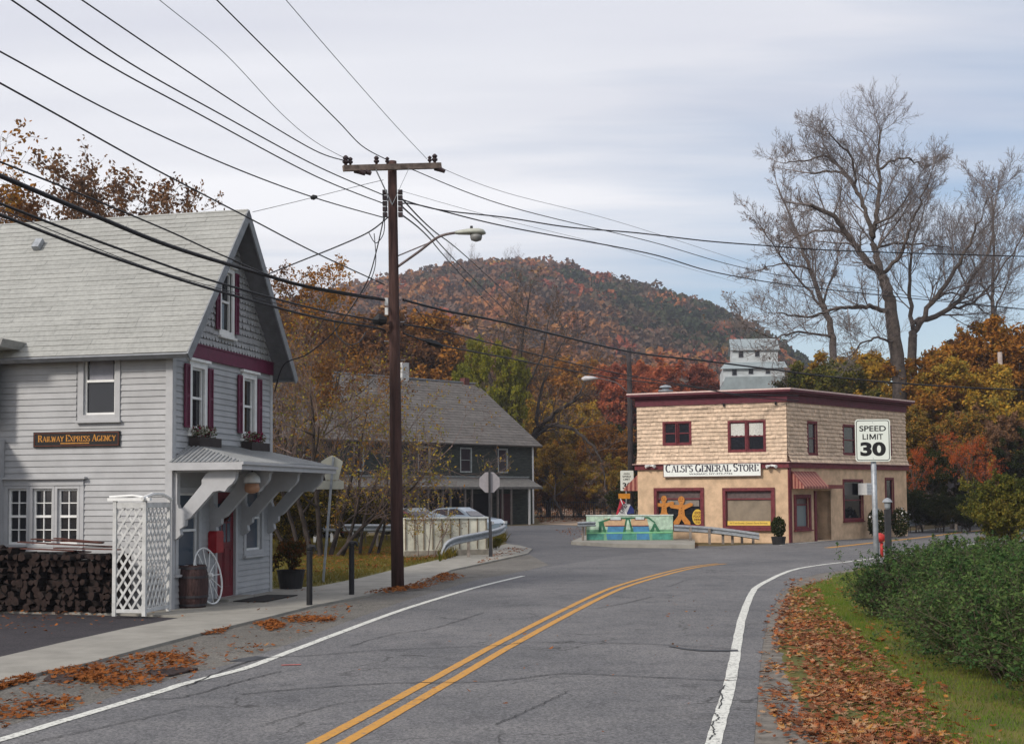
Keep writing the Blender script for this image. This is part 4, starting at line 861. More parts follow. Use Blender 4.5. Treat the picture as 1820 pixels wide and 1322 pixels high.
# porch on the barn
pp=MB(BA.M); pu0,pu1=BA.uv(560,860,0)[0],LB+.2; pz1=BA.uv(800,848,0)[1]; pz0=BA.uv(880,872,2.2)[1]
pz1,pz0=3.35,2.65
pp.add([(pu0,0,pz1),(pu1-.8,0,pz1),(pu1-1.6,2.3,pz0),(pu0,2.3,pz0)],[(0,1,2,3)]); pp.add([(pu0,0,pz1-.1),(pu1-.8,0,pz1-.1),(pu1-1.6,2.3,pz0-.1),(pu0,2.3,pz0-.1)],[(0,1,2,3)]); pp.box(pu0,pu1-1.6,2.26,2.32,pz0-.14,pz0+.02); pp.add([(pu1-.8,0,pz1),(pu1-1.6,2.3,pz0),(pu1-.6,0,pz0)],[(0,1,2)])
pr=pp.build('porch_roof',mat('porch_roof_grey',(.12,.115,.11),.8,.2,4),barn)
t=MB(BA.M); t.box(pu0,pu1-.7,.0,.1,pz1,pz1+.09); t.build('flashing',mat('sash_dull',(0,0,0)),pr)
pk=[725,742,760,786,800,826,838,872,884,892,908,940]
for i,px in enumerate(pk):
    u=BA.uv(px,900,2.1)[0]; t=MB(BA.M); t.box(u-.06,u+.06,2.08,2.2,0,pz0-.14); t.build('porch_post',mat('post_weathered',(.14,.12,.11),.8) if px<935 else whitep,pr)
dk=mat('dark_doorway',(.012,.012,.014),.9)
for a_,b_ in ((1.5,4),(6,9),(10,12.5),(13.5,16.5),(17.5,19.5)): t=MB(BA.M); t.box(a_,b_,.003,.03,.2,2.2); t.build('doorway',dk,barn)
t=MB(BA.M); u=BA.uv(897,915,0)[0]; t.box(u-.5,u+.5,.031,.06,.1,2.2); t.build('door',mat('barn_door_maroon',(.07,.02,.025),.7),barn)
# ---------------------------------------------------------------- white mill tower
T0=P(1345,900,125); T0.z=0
mill=thing('mill_tower',T0,'tall white stepped mill tower with small dark windows above the store roof','building')
tw=mat('mill_white_boards',(.44,.47,.49),.7,.12,.8,stretch=(1,1,3)); tr_=mat('mill_metal_roof',(.24,.28,.30),.6,.1,1)
MW=Wall(T0+Vector((0,0,0)),(math.cos(.12),-math.sin(.12)))
def zz(py): return 2+(882-py)/(F/125)
def xx(px): return (px-1345)/(F/125)
tiers=[(xx(1288),xx(1402),zz(900),zz(673),zz(673),8),(xx(1290),xx(1398),zz(674),zz(657),zz(649),7),(xx(1308),xx(1388),zz(650),zz(620),zz(598),5)]
t=MB(MW.M); rf_=MB(MW.M)
a_,b_,z0,z1,zr,dp=tiers[0]; t.box(a_,b_,-10,0,0,zz(700)); rf_.prism([(a_-.3,zz(703)),(b_+.3,zz(703)),(b_,zz(672)),(a_+.3,zz(672))],-9,.3)
a_,b_,z0,z1,zr,dp=tiers[1]; t.box(a_,b_,-8,-.3,z0-.3,z1+.1)
rf_.add([(a_-.3,.0,z1),(b_+.3,.0,z1),(b_+.1,-1.2,zr+.3),(a_+.3,-1.2,zr+.3)],[(0,1,2,3)])
a_,b_,z0,z1,zr,dp=tiers[2]; t.box(a_,b_,-6,-1.2,z0-.3,z1+.05)
t.add([(b_,-1.2,z1),(b_,-6,z1),(b_,-3.6,zr)],[(0,1,2)]); t.add([(a_,-1.2,z1),(a_,-6,z1),(a_,-3.6,zr)],[(0,1,2)])
rf_.add([(a_-.2,-.95,z1-.15),(b_+.2,-.95,z1-.15),(b_+.2,-3.6,zr+.1),(a_-.2,-3.6,zr+.1)],[(0,1,2,3)]); rf_.add([(a_-.2,-6.2,z1-.15),(b_+.2,-6.2,z1-.15),(b_+.2,-3.6,zr+.1),(a_-.2,-3.6,zr+.1)],[(0,1,2,3)])
t.build('wall',tw,mill); rf_.build('roof',tr_,mill)
for px,py,n in ((1323,629,-1.2),(1352,628,-1.2),(1310,663,-.3),(1339,661,-.3),(1369,661,-.3)):
    t=MB(MW.M); t.box(xx(px)-.24,xx(px)+.24,n,n+.05,zz(py)-.33,zz(py)+.33); fr_=t.build('window',mat('mill_window_frame',(.2,.2,.22),.7),mill); t=MB(MW.M); t.box(xx(px)-.2,xx(px)+.2,n+.05,n+.06,zz(py)-.29,zz(py)+.29); t.build('pane',glass,fr_)
# ---------------------------------------------------------------- bridge parapets and guard rails
cream=mat('cream_concrete',(.62,.60,.51),.85,.14,2.5,.3,30)
p0=P(719,920,42.0);p1=P(866,922,43.0); zt5=p0.z; p0.z=p1.z=0
PW=Wall(p0,(p1.x-p0.x,p1.y-p0.y)); LP=(p1-p0).length
o=thing('bridge_parapet',p0,'cream ribbed concrete bridge parapet behind the curved guard rail','parapet')
t=MB(PW.M); t.box(0,LP,-.3,0,-.05,zt5-.05); t.build('wall',cream,o)
t=MB(PW.M); t.box(-.03,LP+.03,-.34,.05,zt5-.05,zt5); t.build('coping',mat('pale_coping',(.55,.57,.56),.7),o)
t=MB(PW.M)
for i in range(10): u=.02+i*(LP-.08)/9; t.box(u,u+.025,.0,.03,.25,zt5-.05)
t.build('rib',mat('brown_ribs',(.14,.10,.065),.9,.2,9),o)
t=MB(PW.M); t.box(-.02,LP+.02,.0,.05,-.05,.22); t.build('plinth',mat('stained_concrete',(.28,.25,.21),.9,.2,4),o)
# mural parapet
p0=P(1042,915,53);p1=P(1196,915,52.6); zt6=p0.z; p0.z=p1.z=0; PW=Wall(p0,(p1.x-p0.x,p1.y-p0.y)); LP=(p1-p0).length
o=thing('mural_parapet',p0,'green concrete bridge parapet painted with a truss bridge mural before the store','parapet')
gc=mat('mural_green',(.15,.32,.20),.8,.2,4); mb_=mat('mural_mint',(.38,.50,.40),.8,.22,5)
t=MB(PW.M); t.box(0,LP,-.35,0,.15,zt6-.04); t.build('wall',gc,o)
t=MB(PW.M); t.box(-.02,LP+.02,-.38,.03,zt6-.04,zt6); t.build('coping',mat('mural_coping',(.55,.60,.56),.7),o)
bz=.15; H_=zt6-bz
t=MB(PW.M); t.add([(0.01,.004,bz+.42*H_),(LP-.01,.004,bz+.42*H_),(LP-.01,.004,zt6-.05),(.01,.004,zt6-.05)],[(0,1,2,3)]); t.build('mural_sky',mb_,o)
t=MB(PW.M); f=lambda u,z:(u*LP,bz+z*H_)
def mural(nm,polys,m_,n):
    for p in polys:
        t=MB(PW.M); t.prism([f(*q) for q in p],n,n+.004); t.build(nm,m_,o); n+=.0003
mural('mural_building',[[(.18,.55),(.21,.85),(.45,.85),(.46,.55)],[(.51,.55),(.52,.85),(.70,.85),(.72,.55)]],mat('mural_tan',(.50,.33,.20),.8,.1,5),.009)
mural('mural_river',[[(.24,.30),(.25,.54),(.45,.54),(.46,.30)],[(.53,.28),(.54,.54),(.72,.54),(.73,.28)],[(.24,.02),(.23,.26),(.42,.26),(.41,.02)],[(.58,.02),(.58,.26),(.72,.26),(.73,.02)]],mat('mural_blue',(.06,.20,.36),.8,.12,4),.009)
mural('mural_bank',[[(.01,.02),(.01,.26),(.2,.26),(.2,.02)],[(.76,.02),(.76,.26),(.98,.26),(.98,.02)],[(.42,.02),(.42,.26),(.57,.26),(.57,.02)]],mat('mural_teal',(.07,.25,.20),.8,.2,4),.009)
gl=mat('mural_dark_green',(.03,.13,.07),.8,.15,6)
mural('mural_truss',[[(.46,.86),(.42,.28),(.45,.28),(.47,.8),(.49,.8),(.52,.28),(.55,.28),(.5,.86)],[(.14,.3),(.15,.72),(.18,.76),(.2,.72),(.23,.3),(.20,.3),(.18,.6),(.17,.3)],[(.73,.3),(.78,.66),(.80,.66),(.86,.3),(.82,.3),(.79,.52),(.77,.3)],[(.14,.72),(.28,.88),(.72,.92),(.80,.7),(.79,.66),(.71,.86),(.29,.82),(.15,.66)]],gl,.014)
mural('mural_deck',[[(.0,.26),(.0,.31),(.99,.33),(.99,.28)]],mat('mural_light_green',(.20,.48,.24),.8,.1,6),.019)
mural('mural_caption',[[(.27,.78),(.27,.86),(.41,.86),(.41,.78)],[(.56,.79),(.56,.88),(.68,.88),(.68,.79)],[(.22,.55),(.22,.58),(.46,.58),(.46,.55)],[(.52,.55),(.52,.58),(.72,.58),(.72,.55)]],maroon,.019)
mural('mural_plaque',[[(.28,.80),(.28,.93),(.40,.93),(.40,.80)],[(.57,.81),(.57,.91),(.67,.91),(.67,.81)]],mat('mural_pale',(.45,.52,.52),.8),.0235)
def rail(name,pts,posts,lb,h=.31,th=.05,post_t=(.09,.12)):
    pts=[Vector(p) for p in pts]; g0=Vector((pts[0].x,pts[0].y,0)); o=thing(name,g0,lb,'guard rail',)
    # W-beam: profile of 7 points swept along the path
    sp=spline(pts,6) if len(pts)>2 else [pts[0].lerp(pts[1],i/8) for i in range(9)]
    prof=[(0,-.5),(.08,-.36),(.08,-.2),(0,-.06),(0,.06),(.08,.2),(.08,.36),(0,.5)]; vs=[];fs=[]
    for i,p in enumerate(sp):
        d=sp[min(i+1,len(sp)-1)]-sp[max(i-1,0)]; nrm=Vector((d.y,-d.x,0)).normalized()
        for k in (0,1):
            for a,b in prof: vs.append(p+nrm*(a-.01*k)+Vector((0,0,b*h)))
    m_=len(prof)
    for i in range(len(sp)-1):
        for k in (0,1):
            for j in range(m_-1): b0=i*2*m_+k*m_+j; fs.append((b0,b0+1,b0+1+2*m_,b0+2*m_))
    t=MB(); t.add(vs,fs); t.build('beam',metalg,o)
    for q in posts:
        t=MB(); t.box(q[0]-post_t[0]/2,q[0]+post_t[0]/2,q[1]-post_t[1]/2+.08,q[1]+post_t[1]/2+.08,-.1,q[2]+.12); t.build('post',woodg if len(q)<4 else metalg,o)
    return o
gp=[P(783,990,40.2),P(791,972,40.3),P(806,962,40.5),P(832,956,41.0),P(862,950,41.8),P(886,944,43.2),P(895,938,45.5),P(888,935,47.5)]
rail('guard_rail',gp,[(P(832,960,41).x,41.2,.6),(P(873,950,42.4).x,42.5,.65)],'curved steel guard rail wrapping round the cream parapet',h=.26)
gp=[P(480,938,50),P(600,938,50.5),P(716,938,51)]
rail('guard_rail',gp,[(P(x,940,50.6).x,50.6,.65) for x in (520,596,670)],'straight steel guard rail behind the multi-stemmed tree',h=.3)
gp=[P(1198,938,52.2),P(1252,941,52),P(1300,946,51.5),P(1350,953,51)]
rail('guard_rail',gp,[(P(x,y,51.6).x,51.7,P(x,y,51.6).z-.05) for x,y in ((1228,940),(1262,942),(1286,945),(1303,947),(1320,950),(1340,952))],'steel guard rail on wooden posts sloping down before the shop windows',h=.28)
rail('guard_rail',[P(1026,932,52.5),P(1045,931,52.6),P(1058,931,52.7)],[(P(1036,930,52.7).x,52.7,.9)],'short dark guard rail stub left of the mural parapet',h=.2)
rail('guard_rail',[P(1600,932,64),P(1660,924,66),P(1720,919,69),P(1770,916,72)],[(P(x,925,68).x,68,.6) for x in (1640,1700,1760)],'distant steel guard rail along the road right of the store',h=.35)
q=P(1135,935,52.4)
# white board fence behind the tree
o=thing('board_fence',P(500,930,56),'white three-board paddock fence behind the trees on the left','fence')
for i,px in enumerate((470,500,530,560,590,597,640)):
    b=P(px,900,56); t=MB(); t.box(b.x-.06,b.x+.06,55.9,56.02,0,1.75 if px!=560 else 2.0); t.build('post',whitep,o)
a_=P(450,900,56).x; b_=P(640,900,56).x
for z in (.75,1.15,1.5): t=MB(); t.box(a_,b_,55.85,55.895,z,z+.12); t.build('rail',whitep,o)
# black iron fence
o=thing('iron_fence',P(960,900,104),'low black iron picket fence at the end of the leafy path','fence')
a_=P(940,900,104).x; b_=P(1120,900,104).x; t=MB(); t.box(a_,b_,104,104.05,1.45,1.5); t.build('rail',blackm,o); t=MB(); t.box(a_,b_,104,104.05,.3,.35); t.build('rail',blackm,o); t=MB(); x=a_
while x<b_: t.box(x,x+.025,103.98,104.06,.1,1.6); x+=.16
t.build('pickets',blackm,o)
# utility pedestal
b=G(1062,902); q=P(1062,900,b.y); sc=b.y/F; o=thing('utility_box',b,'white utility box on two legs at the path side','utility box'); h=sc*28
t=MB(); t.box(b.x-.24*1.2,b.x+.24*1.2,b.y-.2,b.y+.2,h*.42,h); t.build('cabinet',mat('cabinet_white',(.5,.52,.54),.6),o)
for s in (-1,1): t=MB(); t.box(b.x+s*.2-.06,b.x+s*.2+.06,b.y-.06,b.y+.06,0,h*.42); t.build('leg',mat('pale_pink_trim',(0,0,0)),o)
t=MB(); t.box(b.x-.06,b.x+.06,b.y-.21,b.y-.201,h*.66,h*.8); t.build('mark',ink,o)
# ---------------------------------------------------------------- signs
def post_x(g,h,r=.03): t=MB(); t.box(g.x-r,g.x+r,g.y-r*.6,g.y+r*.6,0,h); return t
# speed limit sign
Y=22.6; b=P(1553,1060,Y); bz=P(1552,820,Y); tz=P(1552,745,Y); g=Vector((bz.x+.02,Y,0)); o=thing('speed_limit_sign',g,'white speed limit 30 sign on a steel post in front of the hedge','road sign')
t=MB(); t.tube([(g.x+.03,Y+.075,-.1),(g.x,Y+.075,tz.z-.1)],.048,10); t.build('post',metalg,o,smooth=True)
h=tz.z-bz.z; hw=.31; x0=bz.x; V0=Wall((x0,Y,bz.z),(1,-.05))
def rrect(u0,u1,z0,z1,r,k=4):
    o_=[]
    for cx_,cz_,a in ((u1-r,z0+r,-90),(u1-r,z1-r,0),(u0+r,z1-r,90),(u0+r,z0+r,180)):
        o_+=[(cx_+r*math.cos(math.radians(a+90*i/k)),cz_+r*math.sin(math.radians(a+90*i/k))) for i in range(k+1)]
    return o_
sw_=mat('sign_face_white',(.66,.70,.66),.45,.02)
t=MB(V0.M); t.prism(rrect(-hw,hw,0,h,.05),0,.006); t.build('plate',sw_,o)
bk=mat('sign_black',(.012,.012,.014),.5)
t=MB(V0.M); out_=rrect(-hw+.018,hw-.018,.018,h-.018,.045); inn=rrect(-hw+.03,hw-.03,.03,h-.03,.035); n_=len(out_)
t.add([(u,.0075,z) for u,z in out_]+[(u,.0075,z) for u,z in inn],[(i,(i+1)%n_,n_+(i+1)%n_,n_+i) for i in range(n_)]); t.build('border',bk,o)
write(V0,'SPEED',-.235,.235,h*.715,h*.715+.10,.008,bk,o,bold=.018); write(V0,'LI',-.18,-.085,h*.52,h*.52+.10,.008,bk,o,bold=.012); write(V0,'IT',.075,.18,h*.52,h*.52+.10,.008,bk,o,bold=.012)
t=MB(V0.M); z_=h*.52; t.prism([(-.058,z_),(-.058,z_+.10),(-.036,z_+.10),(-.002,z_+.035),(.032,z_+.10),(.054,z_+.10),(.054,z_),(.034,z_),(.034,z_+.062),(.006,z_+.008),(-.010,z_+.008),(-.038,z_+.062),(-.038,z_)],.0065,.008); t.build('lettering',bk,o); write(V0,'30',-.225,.225,h*.13,h*.13+.25,.008,bk,o,bold=.045)
t=MB(V0.M); t.prism([(.008*math.cos(a),h*.965+.008*math.sin(a)-.03) for a in range(6)],.0065,.012); t.prism([(.008*math.cos(a),h*.075+.008*math.sin(a)) for a in range(6)],.0065,.012); t.build('bolt',metalg,o)
# area speed limit sign by the store
Y=57.5; q=P(1113,872,Y); q1=P(1113,836,Y); o=thing('area_speed_sign',Vector((q.x,Y,0)),'white area speed limit sign partly behind the red striped awning','road sign'); W_=Wall((q.x,Y,q.z),(1,0)); h2=q1.z-q.z
t=MB(W_.M); t.prism(rrect(-.26,.34,0,h2,.04),0,.006); t.build('plate',sw_,o); write(W_,'AREA',-.12,.18,h2*.80,h2*.88,.008,bk,o,bold=.02); write(W_,'SPEED',-.16,.22,h2*.66,h2*.75,.008,bk,o,bold=.02); write(W_,'LIMIT',-.12,.18,h2*.52,h2*.61,.008,bk,o,bold=.02); write(W_,'30',-.16,.24,h2*.1,h2*.4,.008,bk,o,bold=.03)
t=MB(); t.box(q.x-.03,q.x+.03,Y+.01,Y+.07,0,q1.z); t.build('post',metalg,o)
# orange sign below awning
Y=56.9; q=P(1112,880,Y); t=MB(); t.box(q.x-.32,q.x+.2,Y,Y+.05,q.z-.15,q.z+.08); t.build('hanging_sign',mat('sign_orange',(.55,.22,.02),.6),loc=(q.x,Y,q.z),label='small orange sign hanging below the striped awning left of the store',cat='sign')
# open flag
Y=54.6; q=P(1099,915,Y); o=thing('open_flag',Vector((q.x,Y,0)),'red white and blue flag tilting above the mural wall','flag')
W_=Wall((q.x,Y,q.z),(1,0)); s=Y/F; pt=lambda px,py:((px-1099)*s,(915-py)*s)
fl=lambda P4,n=.0:[(u,n+.05*math.sin(u*9),z) for u,z in P4]
def quad(nm,a,b,c,d,m_):
    t=MB(W_.M); k=6; vs=[]; fs=[]
    for i in range(k+1):
        for j in range(k+1):
            x=i/k;y=j/k; u=(a[0]*(1-x)+b[0]*x)*(1-y)+(d[0]*(1-x)+c[0]*x)*y; z=(a[1]*(1-x)+b[1]*x)*(1-y)+(d[1]*(1-x)+c[1]*x)*y; vs.append((u,.06*math.sin(u*7+z*3),z))
    for i in range(k):
        for j in range(k): b0=i*(k+1)+j; fs.append((b0,b0+1,b0+k+2,b0+k+1))
    t.add(vs,fs); t.build(nm,m_,o)
quad('red_field',pt(1095,914),pt(1098,914),pt(1112,893),pt(1103,886),mat('flag_red',(.42,.03,.05),.8)); quad('white_field',pt(1098,914),pt(1113,914),pt(1121,897),pt(1112,893),mat('flag_white',(.62,.60,.60),.8)); quad('blue_field',pt(1113,914),pt(1127,912),pt(1127,905),pt(1121,897),mat('flag_blue',(.03,.04,.17),.8))
LM=W_.M@Matrix.Translation(Vector((pt(1105,912)[0],.0,pt(1105,912)[1])))@Matrix.Rotation(-math.radians(55),4,'Y'); write(LM,'OPEN',.0,.50,-.02,.2,.10,ink,o,bold=.02)
t=MB(W_.M); t.tube([(pt(1103,886)[0],.03,pt(1103,886)[1]),(pt(1133,920)[0],.03,-1.2)],.02,6); t.build('staff',whitep,o)
# stop sign seen from behind
Y=41.5; q=P(870,857,Y); g=G(875,982); o=thing('stop_sign',Vector((q.x,Y,0)),'back of an octagonal stop sign on a dark post by the curved guard rail','road sign')
W_=Wall((q.x,Y,q.z),(1,.1)); t=MB(W_.M); r_=.36; t.prism([(r_*math.cos(math.radians(22.5+45*i)),r_*math.sin(math.radians(22.5+45*i))) for i in range(8)],0,.006); t.build('plate',mat('sign_back_metal',(.30,.28,.30),.55,.06,8),o)
t=MB(); t.box(q.x-.035,q.x+.035,Y-.07,Y-.01,-.1,q.z+.33); t.bar((q.x+.03,Y-.04,1.2),(q.x+.06,Y-.04,-.1),.09,.06); t.build('post',mat('dark_green_post',(.03,.03,.035),.6),o)
# county route signs seen from behind
Y=30; q=P(590,835,Y); o=thing('route_sign',Vector((P(574,1033,Y).x,Y,0)),'back of a shield-shaped route sign over a small plate on a leaning post','road sign'); W_=Wall((q.x,Y,0),(1,0)); s=Y/F
zq=lambda py:2+(882+2-py)*s; pm_=mat('sign_back_cream',(.46,.45,.38),.55,.05,8)
t=MB(W_.M); t.prism([(-.17*1.3,zq(832)),(-.2*1.3,zq(820)),(-.12,zq(813)),(0,zq(809)),(.12,zq(813)),(.2*1.3,zq(820)),(.17*1.3,zq(832)),(.15,zq(853)),(-.15,zq(853))],0,.006); t.build('shield_plate',pm_,o)
t=MB(W_.M); t.prism(rrect(-.38,.28,zq(869),zq(854),.03),0,.006); t.build('arrow_plate',pm_,o)
t=MB(); t.bar((P(574,1033,Y).x,Y-.04,-.1),(P(593,812,Y).x,Y-.04,zq(812)),.07,.05); t.build('post',metalg,o)
# lantern post, and small things right of the store
Y=33; q=P(1577,885,Y); o=thing('lantern_post',Vector((P(1578,990,Y).x,Y,0)),'dark wooden post topped by a white lantern among the bushes','lamp post'); t=MB(); c=Vector((P(1577,889,Y).x,Y,P(1577,905,Y).z))
t.box(c.x-.07,c.x+.07,Y-.07,Y+.07,0,c.z); t.build('post',mat('dark_green_post',(0,0,0)),o)
t=MB(); t.lathe(c,[(.04,0),(.07,.04),(.08,.14),(.08,.18),(.14,.19),(.08,.27),(.02,.3)],12); t.build('lantern',mat('lantern_grey',(.25,.27,.30),.5),o)
Y=40; q=P(1564,958,Y); t=MB(); t.lathe((q.x,Y,q.z-.1),[(.05,0),(.15,.05),(.19,.14),(.14,.25),(.03,.3)],12); t.lathe((q.x+.05,Y,.0),[(.05,0),(.05,q.z-.1)],10); t.build('red_mailbox',mat('bright_red_plastic',(.38,.025,.02),.5),loc=(q.x,Y,0),label='bright red rounded box beside the lantern post near the road',cat='box',smooth=True)
# ---------------------------------------------------------------- cars
def car(name,loc,rz,m_,lb,scale=1):
    loc=Vector(loc); o=thing(name,loc,lb,'car'); Rm=Matrix.Translation(loc)@Matrix.Rotation(rz,4,'Z')@Matrix.Scale(scale,4)
    prof=[(-2.2,.35),(-2.25,.6),(-2.15,.88),(-1.5,.95),(-.7,1.0),(.9,.98),(1.9,.82),(2.22,.62),(2.25,.35)]
    t=MB(Rm)
    ys=[-.86,-.82,.82,.86]; k=len(prof)
    for w_,zo in ((.0,0),):
        vs=[(x,-.80 if z>.85 else -.88,z) for x,z in prof]+[(x,.80 if z>.85 else .88,z) for x,z in prof]
        t.add(vs,[tuple(range(k)),tuple(range(k,2*k))[::-1]]+[(i,(i+1)%k,k+(i+1)%k,k+i) for i in range(k)])
    cab=[(-1.75,.93,.76),(-1.45,1.17,.68),(-1.05,1.36,.60),(-.4,1.43,.59),(.2,1.42,.60),(.62,1.22,.66),(1.05,.95,.76)]
    t.add([(x,-w_,z) for x,z,w_ in cab]+[(x,w_,z) for x,z,w_ in cab],[tuple(range(7)),tuple(range(7,14))[::-1]]+[(i,i+7,i+8,i+1) for i in range(6)]); t.build('body',m_,o)
    g=MB(Rm); 
    for s in (-1,1): g.add([(-1.45,s*.735,1.0),(-1.0,s*.63,1.32),(-.35,s*.625,1.35),(-.35,s*.74,1.0)],[(0,1,2,3)]); g.add([(-.27,s*.74,1.0),(-.27,s*.625,1.35),(.18,s*.62,1.36),(.78,s*.74,1.0)],[(0,1,2,3)])
    g.add([(.64,-.58,1.235),(.64,.58,1.235),(1.03,.68,.99),(1.03,-.68,.99)],[(0,1,2,3)]); g.add([(-1.72,-.66,.99),(-1.72,.66,.99),(-1.48,.6,1.17),(-1.48,-.6,1.17)],[(0,1,2,3)])
    go=g.build('window',MT['dim_glass'],o)
    for v in go.data.vertices: pass
    for x in (-1.4,1.4):
        for s in (-1,1):
            t=MB(Rm); M_=Rm@Matrix.Translation(Vector((x,s*.80,.32)))@Matrix.Rotation(math.pi/2,4,'X'); t.lathe((0,0,0),[(.2,-.1),(.32,-.1),(.33,0),(.32,.1),(.2,.1)],16,0,M_); wh=t.build('wheel',blackm,o)
            t=MB(Rm); t.lathe((0,0,0),[(.03,-.11),(.2,-.105),(.2,.105),(.03,.11)],12,0,M_); t.build('rim',metalg,wh)
    t=MB(Rm); [t.box(2.2,2.27,s*.7-.14,s*.7+.14,.58,.72) for s in (-1,1)]; t.build('headlight',whitep,o)
    t=MB(Rm); [t.box(-2.27,-2.2,s*.68-.14,s*.68+.14,.62,.8) for s in (-1,1)]; t.build('tail_light',mat('tail_red',(.3,.01,.01),.4),o)
    return o
def cpaint(n,c): M=bpy.data.materials.new(n); M.use_nodes=True; b=M.node_tree.nodes['Principled BSDF']; b.inputs['Base Color'].default_value=(*c,1); b.inputs['Roughness'].default_value=.3; b.inputs['Coat Weight'].default_value=.6; return M
Y=60
car('parked_car',(P(818,900,66).x,66,0),math.radians(-28),cpaint('car_pale_blue',(.27,.34,.42)),'pale blue sedan parked beyond the cream parapet',1.02)
car('parked_car',(P(735,900,68).x,68,0),math.radians(-50),cpaint('car_grey',(.10,.12,.13)),'dark grey-green car left of the pale blue sedan, by the utility pole')
car('parked_car',(P(672,900,62).x,62,0),math.radians(-160),cpaint('car_red',(.22,.01,.015)),'dark red car half hidden behind the sparse tree')
car('parked_car',(P(525,900,62).x,62,0),math.radians(170),cpaint('car_silver',(.16,.17,.20)),'dark silver car behind the white board fence')
# ---------------------------------------------------------------- utility poles
pb=G(707,1047); YP=pb.y; ptp=P(697,287,YP)
pole=thing('utility_pole',Vector((pb.x,YP,0)),'tall brown wooden utility pole with crossarm, lamp arm and many wires','utility pole')
def pp_(z): k=z/ptp.z; return Vector((pb.x+(ptp.x-pb.x)*k,YP,z))
t=MB(); zs=[-.2,2,4,6,8,ptp.z]; t.tube([pp_(z) for z in zs],[.142,.135,.125,.115,.106,.098],14); t.build('shaft',wood,pole,smooth=True)
ca,cb=P(610,301,YP-.3),P(785,298,YP+.0); mid_=P(698,301,YP); 
ca=P(612,303,YP-.55); cb=P(784,298,YP+.5)
t=MB(); off=Vector((0,-.16,0)); t.bar(ca+off,cb+off,.10,.125); t.build('crossarm',mat('crossarm_wood',(.15,.115,.10),.9,.3,6,.4,30),pole)
for px in (668,727): 
    q=P(px,311,YP); q=ca.lerp(cb,(px-612)/172)+off+Vector((0,-.06,-.05)); t=MB(); t.bar(q,pp_(ptp.z-1.0)+Vector((0,-.13,0)),.035,.01); t.build('brace',metalg,pole)
ins=mat('insulator_brown',(.035,.02,.022),.35)
def insul(c,s=1.0):
    t=MB(); t.lathe(c,[(.012,-.06*s),(.03*s,0),(.055*s,.02*s),(.055*s,.05*s),(.03*s,.06*s),(.05*s,.09*s),(.05*s,.11*s),(.02*s,.14*s)],10); return t.build('insulator',ins,pole)
def ar(px,dz=0): q=ca.lerp(cb,(px-612)/172); return q+off+Vector((0,0,.06+dz))
for px,s in ((616,1.3),(624,1.0),(669,1.1),(764,.9),(773,1.2),(688,.9)): insul(ar(px,.04),s)
for px in (640,650,782): 
    q=ar(px,-.14); t=MB(); t.tube([q-Vector((.12,0,-.02)),q,q+Vector((.12,.0,-.05))],[.05,.06,.045],8); t.build('insulator',ins,pole)
t=MB(); 
for i in range(5):
    z=P(697,342+i*10,YP).z
    for s in (-1,1): t.box(pp_(z).x+s*.17-.05,pp_(z).x+s*.17+.05,YP-.06,YP+.06,z-.045,z+.045)
t.build('wire_rack',ins,pole)
t=MB(); 
for z,s in ((P(0,543,YP).z,-1),(P(0,560,YP).z,1)): t.box(pp_(z).x-.2,pp_(z).x-.13,YP-.06,YP+.04,z-.06,z+.1)
t.build('tag',whitep,pole)
t=MB(); z5=P(0,575,YP).z; t.tube([pp_(z5)+Vector((-.45,-.2,-.05)),pp_(z5)+Vector((-.3,-.2,.0)),pp_(z5)+Vector((-.15,-.2,-.02))],[.06,.14,.08],10); t.build('splice_case',blackm,pole)
for z in [2.6+.4*i for i in range(12)]:
    pass
t=MB()
for i in range(10): z=2.9+i*.42; s=1 if i%2 else -1; t.tube([pp_(z)+Vector((s*.13,0,0)),pp_(z)+Vector((s*.22,-.02,0)),pp_(z)+Vector((s*.22,-.02,.04))],.009,5)
t.build('climbing_steps',metalg,pole)
# street lamp arm
l0=P(707,474,YP);l1=P(838,414,YP-.6)
o=thing('street_lamp',pp_(l0.z),'cobra-head street lamp on a curved arm fixed to the tall utility pole','street lamp')
t=MB(); t.tube(spline([l0,P(745,447,YP-.2),P(780,421,YP-.4),P(815,413,YP-.55)],6),.03,8); t.tube([P(707,455,YP),P(772,428,YP-.36)],.014,6); t.build('arm',mat('arm_rust_grey',(.13,.10,.10),.6,.2,8),o,smooth=True)
c=P(838,414,YP-.6); t=MB(); n_=12; vs=[];fs=[]
secs=[(-.36,.045,.04,.0),(-.28,.08,.06,.0),(-.05,.13,.085,.01),(.15,.15,.09,.01),(.26,.12,.07,0),(.31,.03,.02,-.01)]
for sx_,wy,hz,dz in secs:
    for k in range(n_): a=2*math.pi*k/n_; vs.append(c+Vector((sx_,wy*math.cos(a),hz*math.sin(a)*(1.0 if math.sin(a)>0 else .6)+dz)))
for i in range(len(secs)-1):
    for k in range(n_): fs.append((i*n_+k,i*n_+(k+1)%n_,(i+1)*n_+(k+1)%n_,(i+1)*n_+k))
fs+=[tuple(range(n_)),tuple(range((len(secs)-1)*n_,len(secs)*n_))]; t.add(vs,fs); t.build('lamp_head',mat('lamp_head_grey',(.36,.37,.33),.5),o,smooth=True)
t=MB(); t.lathe(c+Vector((.1,0,-.13)),[(.03,-.06),(.11,-.03),(.13,.03),(.13,.08)],14); t.build('lens',mat('lamp_lens',(.20,.20,.20),.25),o,smooth=True)
t=MB(); t.cyl(c+Vector((0,0,.07)),c+Vector((0,0,.15)),.035,.03,10); t.build('photocell',mat('dark_green_post',(0,0,0)),o)
